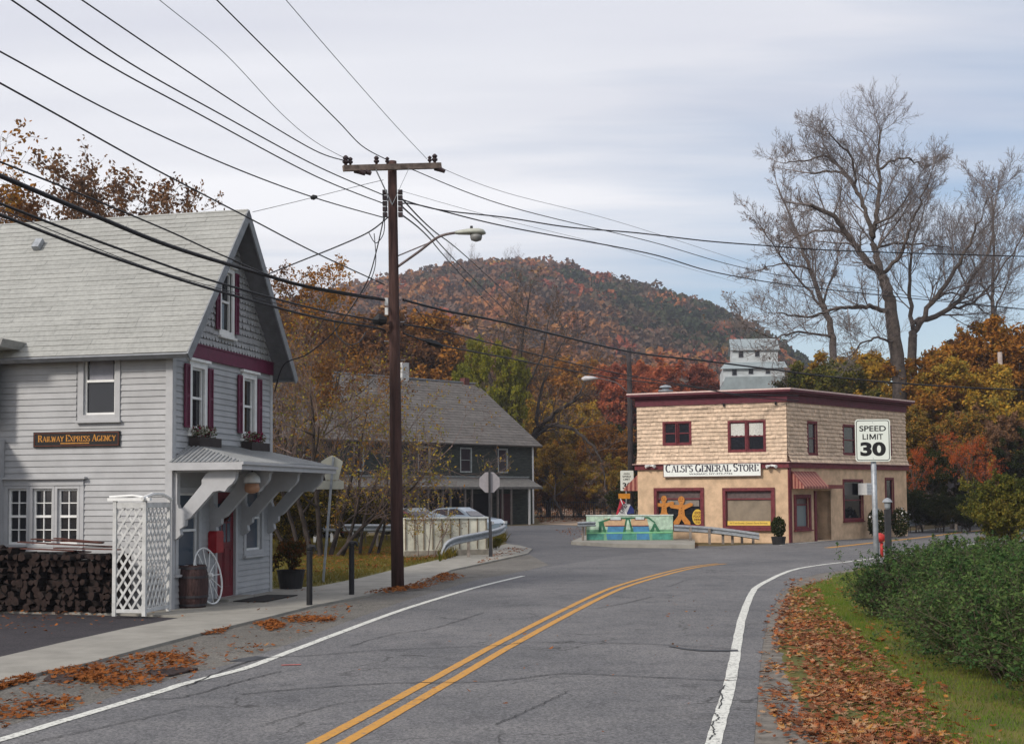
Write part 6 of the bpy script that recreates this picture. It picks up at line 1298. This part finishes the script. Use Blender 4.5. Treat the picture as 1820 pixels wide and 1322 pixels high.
hero('bare_tree','slender bare tree at the right edge behind the pale pole stub',96,[([(1762,900),(1764,600),(1765,520)],.2,.13,0,0),([(1765,520),(1766,440),(1764,360),(1768,335)],.13,.03,0,0),([(1765,560),(1790,500),(1812,420)],.08,.03,0,2),([(1765,540),(1735,480),(1715,430)],.08,.03,0,-2)],44,barkm,(8,6,4),dens=.9,L=.5,minr=.012)
hero('bare_tree','broad grey-brown bare tree standing at the right end of the barn',103,[([(932,900),(930,830),(928,800)],.7,.6,0,0),([(926,805),(900,760),(880,700),(862,640),(850,590)],.3,.06,0,2),([(928,800),(925,740),(922,660),(930,590),(940,530)],.3,.06,0,0),([(930,800),(955,765),(985,735),(1015,715),(1035,690)],.28,.07,0,-3),([(932,795),(975,758),(1020,765),(1060,800),(1075,850)],.22,.05,0,-4),([(955,765),(960,700),(985,640),(1005,600)],.16,.04,0,2),([(900,760),(885,660),(900,580)],.14,.04,1,3),([(925,700),(960,640),(975,570)],.12,.04,0,0)],45,darkbark,(6,4,4),dens=.5,L=.32,leaf=(LM_['brown'],1200,.12),minr=.016,tw_m=mat('grey_brown_twigs',(.10,.075,.065),.95,.2,6))
# faint bare trees on the hill crest
for px,top,lb in ((795,425,'bare tree on the left shoulder of the hill crest'),(845,428,'bare tree on the hill crest behind the street lamp'),(930,430,'faint bare tree near the top of the hill'),(900,440,'small bare tree on the hill top')):
    Yh=560; o=tree('bare',px,top,Yh,None,lb,wide=1.0,z0=P(px,490,Yh).z,twig=palebark)
# ---------------------------------------------------------------- foreground hedge
def bush_mesh(seed,r,n,s):
    rg=np.random.default_rng(seed); St=[];T=[]
    k=70; p=rg.normal(0,.25,(k,3))*np.array(r)*1.2; p[:,2]=0; d=nrm(np.stack([p[:,0]*1.2+rg.normal(0,.25,k),p[:,1]*1.2+rg.normal(0,.25,k),np.ones(k)],1))
    sg,tp=grow(rg,p,d,np.full(k,r[2]*1.0)*rg.uniform(.6,1.1,k),np.full(k,.012),kids=(9,6),ang=(20,60),lr=(.35,.6),wander=.15,up=.02,nseg=5,t0=.1,minr=.003)
    k2=26; p2=np.stack([rg.normal(0,r[0]*.45,k2),rg.normal(0,r[1]*.45,k2),np.full(k2,r[2]*.55)],1); sg2,tp2=grow(rg,p2,nrm(np.stack([p2[:,0]*.5+rg.normal(0,.2,k2),p2[:,1]*.5+rg.normal(0,.2,k2),np.ones(k2)],1)),rg.uniform(.5,1.15,k2)*r[2]*.8,np.full(k2,.006),kids=(7,),ang=(25,65),lr=(.12,.22),wander=.1,nseg=6,t0=.2,minr=.0025); sg+=sg2; ns=2600
    V,f=prisms(sg,3); wd=mesh_np('stems',V,f,mat('hedge_twigs',(.09,.075,.05),.9)); C=tp[rg.integers(0,len(tp),n)]+rg.normal(0,.02,(n,3)); C=np.concatenate([C,tp2[rg.integers(0,len(tp2),ns)]+rg.normal(0,.015,(ns,3))]); C=C[C[:,2]>.02]; v,f=leafquads(rg,C,s,.45); return wd,mesh_np('foliage',v,f,LM_['hedge'])
bm_=[bush_mesh(50+i,(.72,.72,1.12),21000,.027) for i in range(3)]
spots=[(1580,1020,20.6,.62,'small wispy shrub hiding the foot of the speed sign post'),(1628,1035,20.4,.92,'dark green shrub just right of the speed sign post'),(1715,1090,17.4,.93,'second dark green shrub of the hedge from the speed sign'),(1765,1150,15.2,.93,'middle shrub of the foreground hedge, lit tips'),(1845,1195,13.6,.92,'dense dark shrub in the right foreground of the hedge'),(1930,1240,12.2,.95,'nearest hedge shrub cut by the right edge'),
 (1740,1060,19.8,.95,'back-row hedge shrub behind the second front shrub'),(1820,1080,18.0,.93,'back-row hedge shrub near the right edge'),(1900,1100,16.0,.95,'back-row hedge shrub cut by the right edge'),(1670,1020,23.5,.9,'rear hedge shrub toward the lantern post'),(1830,1040,22,.98,'rearmost hedge shrub at the right edge'),(1750,1030,24,.9,'rear hedge shrub between lantern post and right edge')]
for i,(px,py,Y,s,lb) in enumerate(spots):
    x=P(px,882,Y).x; o=thing('hedge_shrub',(x,Y,0),lb,'shrub','shrubs of the dark green hedge')
    for nm,me in zip(('stems','foliage'),bm_[i%3]): c=bpy.data.objects.new(nm,me); COL.objects.link(c); c.parent=o
    o.rotation_euler=(0,0,i*1.3); s2=s*(1.0 if py>1060 else .95); o.scale=(s*1.1,s*1.1,s2*.93)
# ---------------------------------------------------------------- hill and forest
HY=600.0; rid=[(x,y+17) for x,y in [(-900,800),(-400,700),(300,640),(480,600),(590,560),(650,545),(700,530),(760,511),(800,499),(870,489),(940,487),(1000,502),(1050,518),(1100,535),(1160,553),(1220,574),(1275,608),(1305,645),(1330,710),(1380,790),(1550,810),(1800,840),(2400,870),(3200,880)]]
rx=np.array([P(x,882,HY).x for x,y in rid]); rz=np.array([max(1,P(x,y,HY).z) for x,y in rid])
def hz(x,y):
    t=np.clip((y-230)/(HY-230),0,1); b=np.clip((y-HY)/500,0,1); s=t*t*(3-2*t)*.6+t*.4; s=s*(1-b*b*.8)
    return np.interp(x,rx,rz)*s+2.5*np.sin(x*.03+y*.02)*t
gx=np.linspace(-600,700,110); gy=np.linspace(225,1100,60); X,Y_=np.meshgrid(gx,gy); V=np.stack([X,Y_,hz(X,Y_)-.5],-1).reshape(-1,3); idx=np.arange(110*60).reshape(60,110); Fq=np.stack([idx[:-1,:-1],idx[:-1,1:],idx[1:,1:],idx[1:,:-1]],-1).reshape(-1,4)
link('hill',mesh_np('hill',V,Fq,mat('forest_floor',(.08,.05,.03),.95,.3,.05,col2=(.04,.035,.02))),kind='structure')
rg=np.random.default_rng(99); n=3600; cx=rg.uniform(-230,330,n*2); cy=rg.uniform(240,640,n*2); keep=(np.interp(cx,rx,rz)>14); cx=cx[keep][:n];cy=cy[keep][:n]; n=len(cx); cz=hz(cx,cy)
rad=rg.uniform(4.0,8.5,n); hh=rad*rg.uniform(.9,1.3,n); per=190
u=rg.normal(size=(n,per,3)); u=nrm(u); u[...,2]=np.abs(u[...,2])*1.1-.25; wob=1+.22*np.sin(u[...,0]*5+rg.uniform(0,6,(n,1)))*np.cos(u[...,1]*4+rg.uniform(0,6,(n,1)))
C=np.stack([cx[:,None]+u[...,0]*rad[:,None]*wob,cy[:,None]+u[...,1]*rad[:,None]*wob,cz[:,None]+5.5+u[...,2]*hh[:,None]*wob],-1).reshape(-1,3)
a=nrm(rg.normal(size=C.shape)); b=nrm(np.cross(a,rg.normal(size=C.shape))); s=rg.uniform(.6,1.3,len(C))[:,None]
V=np.stack([C-a*s,C+b*s*.8,C+a*s,C-b*s*.8],1).reshape(-1,3); Fq=np.arange(len(V)).reshape(-1,4)
FM=bpy.data.materials.new('forest_leaves'); FM.use_nodes=True; t_=FM.node_tree; b_=t_.nodes['Principled BSDF']; at=t_.nodes.new('ShaderNodeAttribute'); at.attribute_name='hue'
c_=RAMP(at.outputs['Fac'],[(.0,(.018,.030,.014)),(.18,(.036,.046,.018)),(.34,(.085,.060,.038)),(.52,(.12,.075,.056)),(.64,(.16,.075,.038)),(.78,(.25,.11,.035)),(.90,(.24,.06,.035)),(1.0,(.28,.15,.04))],t_)
t_.links.new(c_,b_.inputs['Base Color']); b_.inputs['Roughness'].default_value=.9; b_.inputs['Specular IOR Level'].default_value=.1
me=mesh_np('forest',V,Fq,FM)
# species patches: browner on the left and crest, greener to the right
px_=cx/cy; pt_=.5*np.sin(cx*.035+1.0)*np.cos(cy*.03)+.5*np.sin(cx*.013+cy*.021)
hue=.52+.20*pt_+rg.normal(0,.15,n)-.30*np.clip((px_-.03)/.10,-.3,1)*np.clip(cz/50,0,1); hot=(rg.uniform(size=n)<.07)|((np.sin(cx*.06+cy*.017+2)*np.sin(cy*.045+cx*.02)>.72)&(rg.uniform(size=n)<.7)); hue[hot]=rg.uniform(.74,1,hot.sum()); low=cz<25; hue[low]=rg.uniform(.45,1,low.sum())
att=me.attributes.new('hue','FLOAT','FACE'); att.data.foreach_set('value',np.repeat(np.clip(hue,0,1),per).astype(np.float32))
link('forest',me,kind='stuff',label='autumn forest covering the rounded hill',cat='forest')
# ---------------------------------------------------------------- litter and grass
def inpoly(x,y,poly):
    c=np.zeros(len(x),bool); n=len(poly)
    for i in range(n):
        x0,y0=poly[i];x1,y1=poly[(i+1)%n]; c^=((y0>y)!=(y1>y))&(x<(x1-x0)*(y-y0)/((y1-y0) or 1e-9)+x0)
    return c
def scatter(pix,n,rg,bias=None):
    poly=[(G(x,y).x,G(x,y).y) for x,y in pix]; A=np.array(poly); lo=A.min(0);hi=A.max(0); xs=[];ys=[]; tot=0
    while tot<n:
        x=rg.uniform(lo[0],hi[0],n*2);y=rg.uniform(lo[1],hi[1],n*2)
        m=inpoly(x,y,poly); x=x[m];y=y[m]
        cl=.5+.5*np.sin(x*2.1+1.3*np.sin(y*1.7))*np.sin(y*1.3+x); m=rg.uniform(size=len(x))<(.12+.88*cl**2 if bias is None else bias(x,y)); xs.append(x[m]);ys.append(y[m]); tot+=m.sum()
        if len(xs)>60: break
    return np.concatenate(xs)[:n],np.concatenate(ys)[:n]
lst=[(0.0,.9),(.55,.75),(.35,.35),(.95,.35),(.5,.05),(.6,-.35),(.15,-.3),(0,-.8)]
half=np.array(lst); shape=np.concatenate([half,np.array([(-a,b) for a,b in half[1:-1]])[::-1]])  # maple-ish outline
shape=np.array([(0,1),(.18,.45),(.6,.62),(.45,.2),(.9,.05),(.4,-.2),(.45,-.55),(.08,-.4),(0,-.85),(-.08,-.4),(-.45,-.55),(-.4,-.2),(-.9,.05),(-.45,.2),(-.6,.62),(-.18,.45)])
def litter(name,areas,z,s,mm,lb,seed):
    rg=np.random.default_rng(seed); X=[];Y=[]
    for pix,n in areas: x,y=scatter(pix,n,rg); X.append(x);Y.append(y)
    x=np.concatenate(X);y=np.concatenate(Y);n=len(x); k=len(shape); sc=s*rg.uniform(.45,1.4,n); th=rg.uniform(0,6.28,n); c,sn=np.cos(th)[:,None],np.sin(th)[:,None]
    px=shape[None,:,0]*sc[:,None];py=shape[None,:,1]*sc[:,None]; r2=(px**2+py**2); cur=rg.uniform(-.2,1.0,n)[:,None]/s; tx=rg.normal(0,.28,n)[:,None];ty=rg.normal(0,.28,n)[:,None]
    zz_=z+rg.uniform(.0,.035,n)[:,None]+r2*cur*.5+px*tx+py*ty; zz_=np.maximum(zz_,z+.002+rg.uniform(0,.004,n)[:,None])
    V=np.stack([x[:,None]+px*c-py*sn,y[:,None]+px*sn+py*c,zz_],-1)
    # fan around a centre vertex
    ctr=np.stack([x,y,zz_.mean(1)],-1)[:,None]; V=np.concatenate([ctr,V],1).reshape(-1,3); b0=(np.arange(n)*(k+1))[:,None]
    Fc=np.stack([np.stack([b0[:,0],b0[:,0]+1+i,b0[:,0]+1+(i+1)%k],-1) for i in range(k)],1).reshape(-1,3)
    link(name,mesh_np(name,V,Fc,mm),kind='stuff',label=lb,cat='leaves')
lr_=leafmat('litter_red',[(.07,.035,.03),(.17,.06,.03),(.30,.15,.085),(.13,.05,.03),(.32,.09,.03),(.36,.24,.15),(.40,.18,.04),(.10,.04,.025)],.15,2.5)
lo_=leafmat('litter_orange',[(.10,.035,.018),(.20,.07,.025),(.28,.10,.03),(.15,.05,.02),(.34,.17,.06)],.15,2.5)
litter('fallen_leaves',[([(1410,1330),(1350,1240),(1352,1200),(1372,1150),(1380,1100),(1405,1045),(1450,1035),(1475,1085),(1550,1150),(1620,1220),(1725,1322),(1780,1400),(1440,1400)],5600),([(1440,1330),(1420,1240),(1440,1140),(1510,1140),(1605,1240),(1700,1322),(1720,1400),(1480,1400)],3400),([(1355,1100),(1400,1030),(1480,1030),(1500,1100),(1620,1180),(1800,1322),(1700,1400),(1340,1322)],900)],.006,.038,lr_,'red and brown maple leaves strewn along the right verge',61)
litter('fallen_leaves',[([(40,1205),(160,1185),(260,1160),(330,1168),(355,1185),(300,1200),(290,1213),(220,1225),(150,1215),(90,1200)],1100),([(60,1200),(180,1176),(330,1155),(390,1180),(330,1215),(200,1240),(80,1225)],380),([(-100,1250),(0,1215),(60,1200),(60,1210),(0,1228)],500),([(-100,1235),(60,1236),(150,1245),(120,1265),(0,1285),(-100,1300)],380),([(0,1225),(160,1190),(400,1130),(500,1150),(300,1220),(0,1300)],250)],.012,.035,lo_,'orange leaf pile heaped at the sidewalk edge in the left foreground',62)
litter('fallen_leaves',[([(450,1110),(490,1104),(512,1115),(480,1123)],420),([(490,1098),(600,1096),(590,1108),(520,1110)],420),([(350,1130),(400,1118),(412,1114),(395,1128)],110),([(400,1130),(560,1085),(640,1070),(600,1110),(450,1160)],130)],.012,.035,lo_,'small leaf piles beside the sidewalk below the hitching posts',63)
litter('fallen_leaves',[([(640,1060),(720,1045),(790,1022),(830,1028),(760,1048),(700,1058)],900),([(500,1040),(700,1008),(800,990),(880,980),(840,968),(560,975)],2200),([(900,975),(945,978),(880,998),(840,1006)],200)],.05,.04,lo_,'scattered leaves round the foot of the utility pole and over the lawn',64)
litter('fallen_leaves',[([(1015,964),(1045,961),(1200,963),(1240,968),(1240,974),(1100,971),(1015,969)],1200),([(985,940),(1035,938),(1040,960),(1015,965)],200)],.012,.045,lo_,'brown leaves along the foot of the mural parapet',65)
litter('fallen_leaves',[([(945,905),(960,897),(1080,898),(1090,915),(1040,925),(960,930)],6000),([(945,898),(1100,892),(1110,900),(950,906)],5000)],.012,.11,lo_,'orange leaves carpeting the garden path beyond the side road',66)
litter('fallen_leaves',[([(1480,1040),(1540,1060),(1640,1170),(1800,1322),(1760,1400),(1600,1200)],260)],.02,.036,lo_,'loose orange leaves lying on the grass strip by the hedge',68)
litter('fallen_leaves',[([(-20,1075),(180,1068),(300,1062),(440,1045),(560,1048),(640,1045),(450,1100),(330,1100),(0,1150)],160),([(0,1088),(200,1094),(220,1110),(0,1130)],120),([(700,1318),(1268,1322),(1330,1080),(1180,1040),(900,1130),(500,1180)],50)],.05,.03,lo_,'stray single leaves on the pavement and parking lot',67)
def grass(name,pix,n,h,mm,lb,seed,z=.004):
    rg=np.random.default_rng(seed); x,y=scatter(pix,n,rg,bias=lambda x,y:np.full(len(x),1.0)); n=len(x); th=rg.uniform(0,6.28,n); w_=rg.uniform(.003,.006,n)*(h/.06); hh=h*rg.uniform(.5,1.3,n); dx=np.cos(th)*w_;dy=np.sin(th)*w_; lx=rg.normal(0,.4,n)*hh; ly=rg.normal(0,.4,n)*hh
    V=np.stack([np.stack([x-dx,y-dy,np.full(n,z)],-1),np.stack([x+dx,y+dy,np.full(n,z)],-1),np.stack([x+lx,y+ly,z+hh],-1)],1).reshape(-1,3); link(name,mesh_np(name,V,np.arange(3*n).reshape(-1,3),mm),kind='stuff',label=lb,cat='grass')
gm=leafmat('grass_blades',[(.05,.10,.014),(.09,.16,.02),(.13,.20,.03),(.19,.19,.04),(.07,.13,.02)],.3,1.5)
gm2=leafmat('lawn_blades',[(.04,.06,.01),(.12,.10,.02),(.20,.14,.03),(.08,.10,.02)],.3,.8)
grass('grass',[(1450,1060),(1480,1022),(1600,1002),(1900,1000),(2100,1322),(2000,1400),(1740,1400),(1690,1310),(1620,1215),(1540,1130),(1470,1080)],90000,.05,gm,'green grass between the leaf-strewn verge and the hedge',71)
grass('grass',[(1400,1050),(1470,1030),(1560,1130),(1700,1300),(1760,1400),(1600,1400),(1500,1200)],16000,.045,gm,'thin grass poking through the red leaves of the verge',72)
grass('grass',[(487,1047),(565,1042),(640,1027),(700,1012),(800,989),(862,975),(896,964),(880,954),(700,952),(480,957)],70000,.09,gm2,'yellowing lawn behind the hitching posts and utility pole',73)
grass('weeds',[(780,1000),(860,975),(900,962),(885,950),(800,975)],6000,.35,gm2,'tall weeds under the curved guard rail',74)

# ---------------------------------------------------------------- haze
mb=MB(); mb.box(-640,740,-20,1140,-1,175); hm=bpy.data.materials.new('haze_air'); hm.use_nodes=True; ht=hm.node_tree; ht.nodes.remove(ht.nodes['Principled BSDF']); pv=ht.nodes.new('ShaderNodeVolumePrincipled')
pv.inputs['Color'].default_value=(.80,.82,.95,1); pv.inputs['Density'].default_value=.00038; pv.inputs['Anisotropy'].default_value=.2; ht.links.new(pv.outputs[0],ht.nodes['Material Output'].inputs['Volume'])
mb.build('haze',hm,kind='stuff',label='thin pale air between the village and the hill',cat='haze'); SC.cycles.volume_step_rate=5; SC.cycles.volume_bounces=0
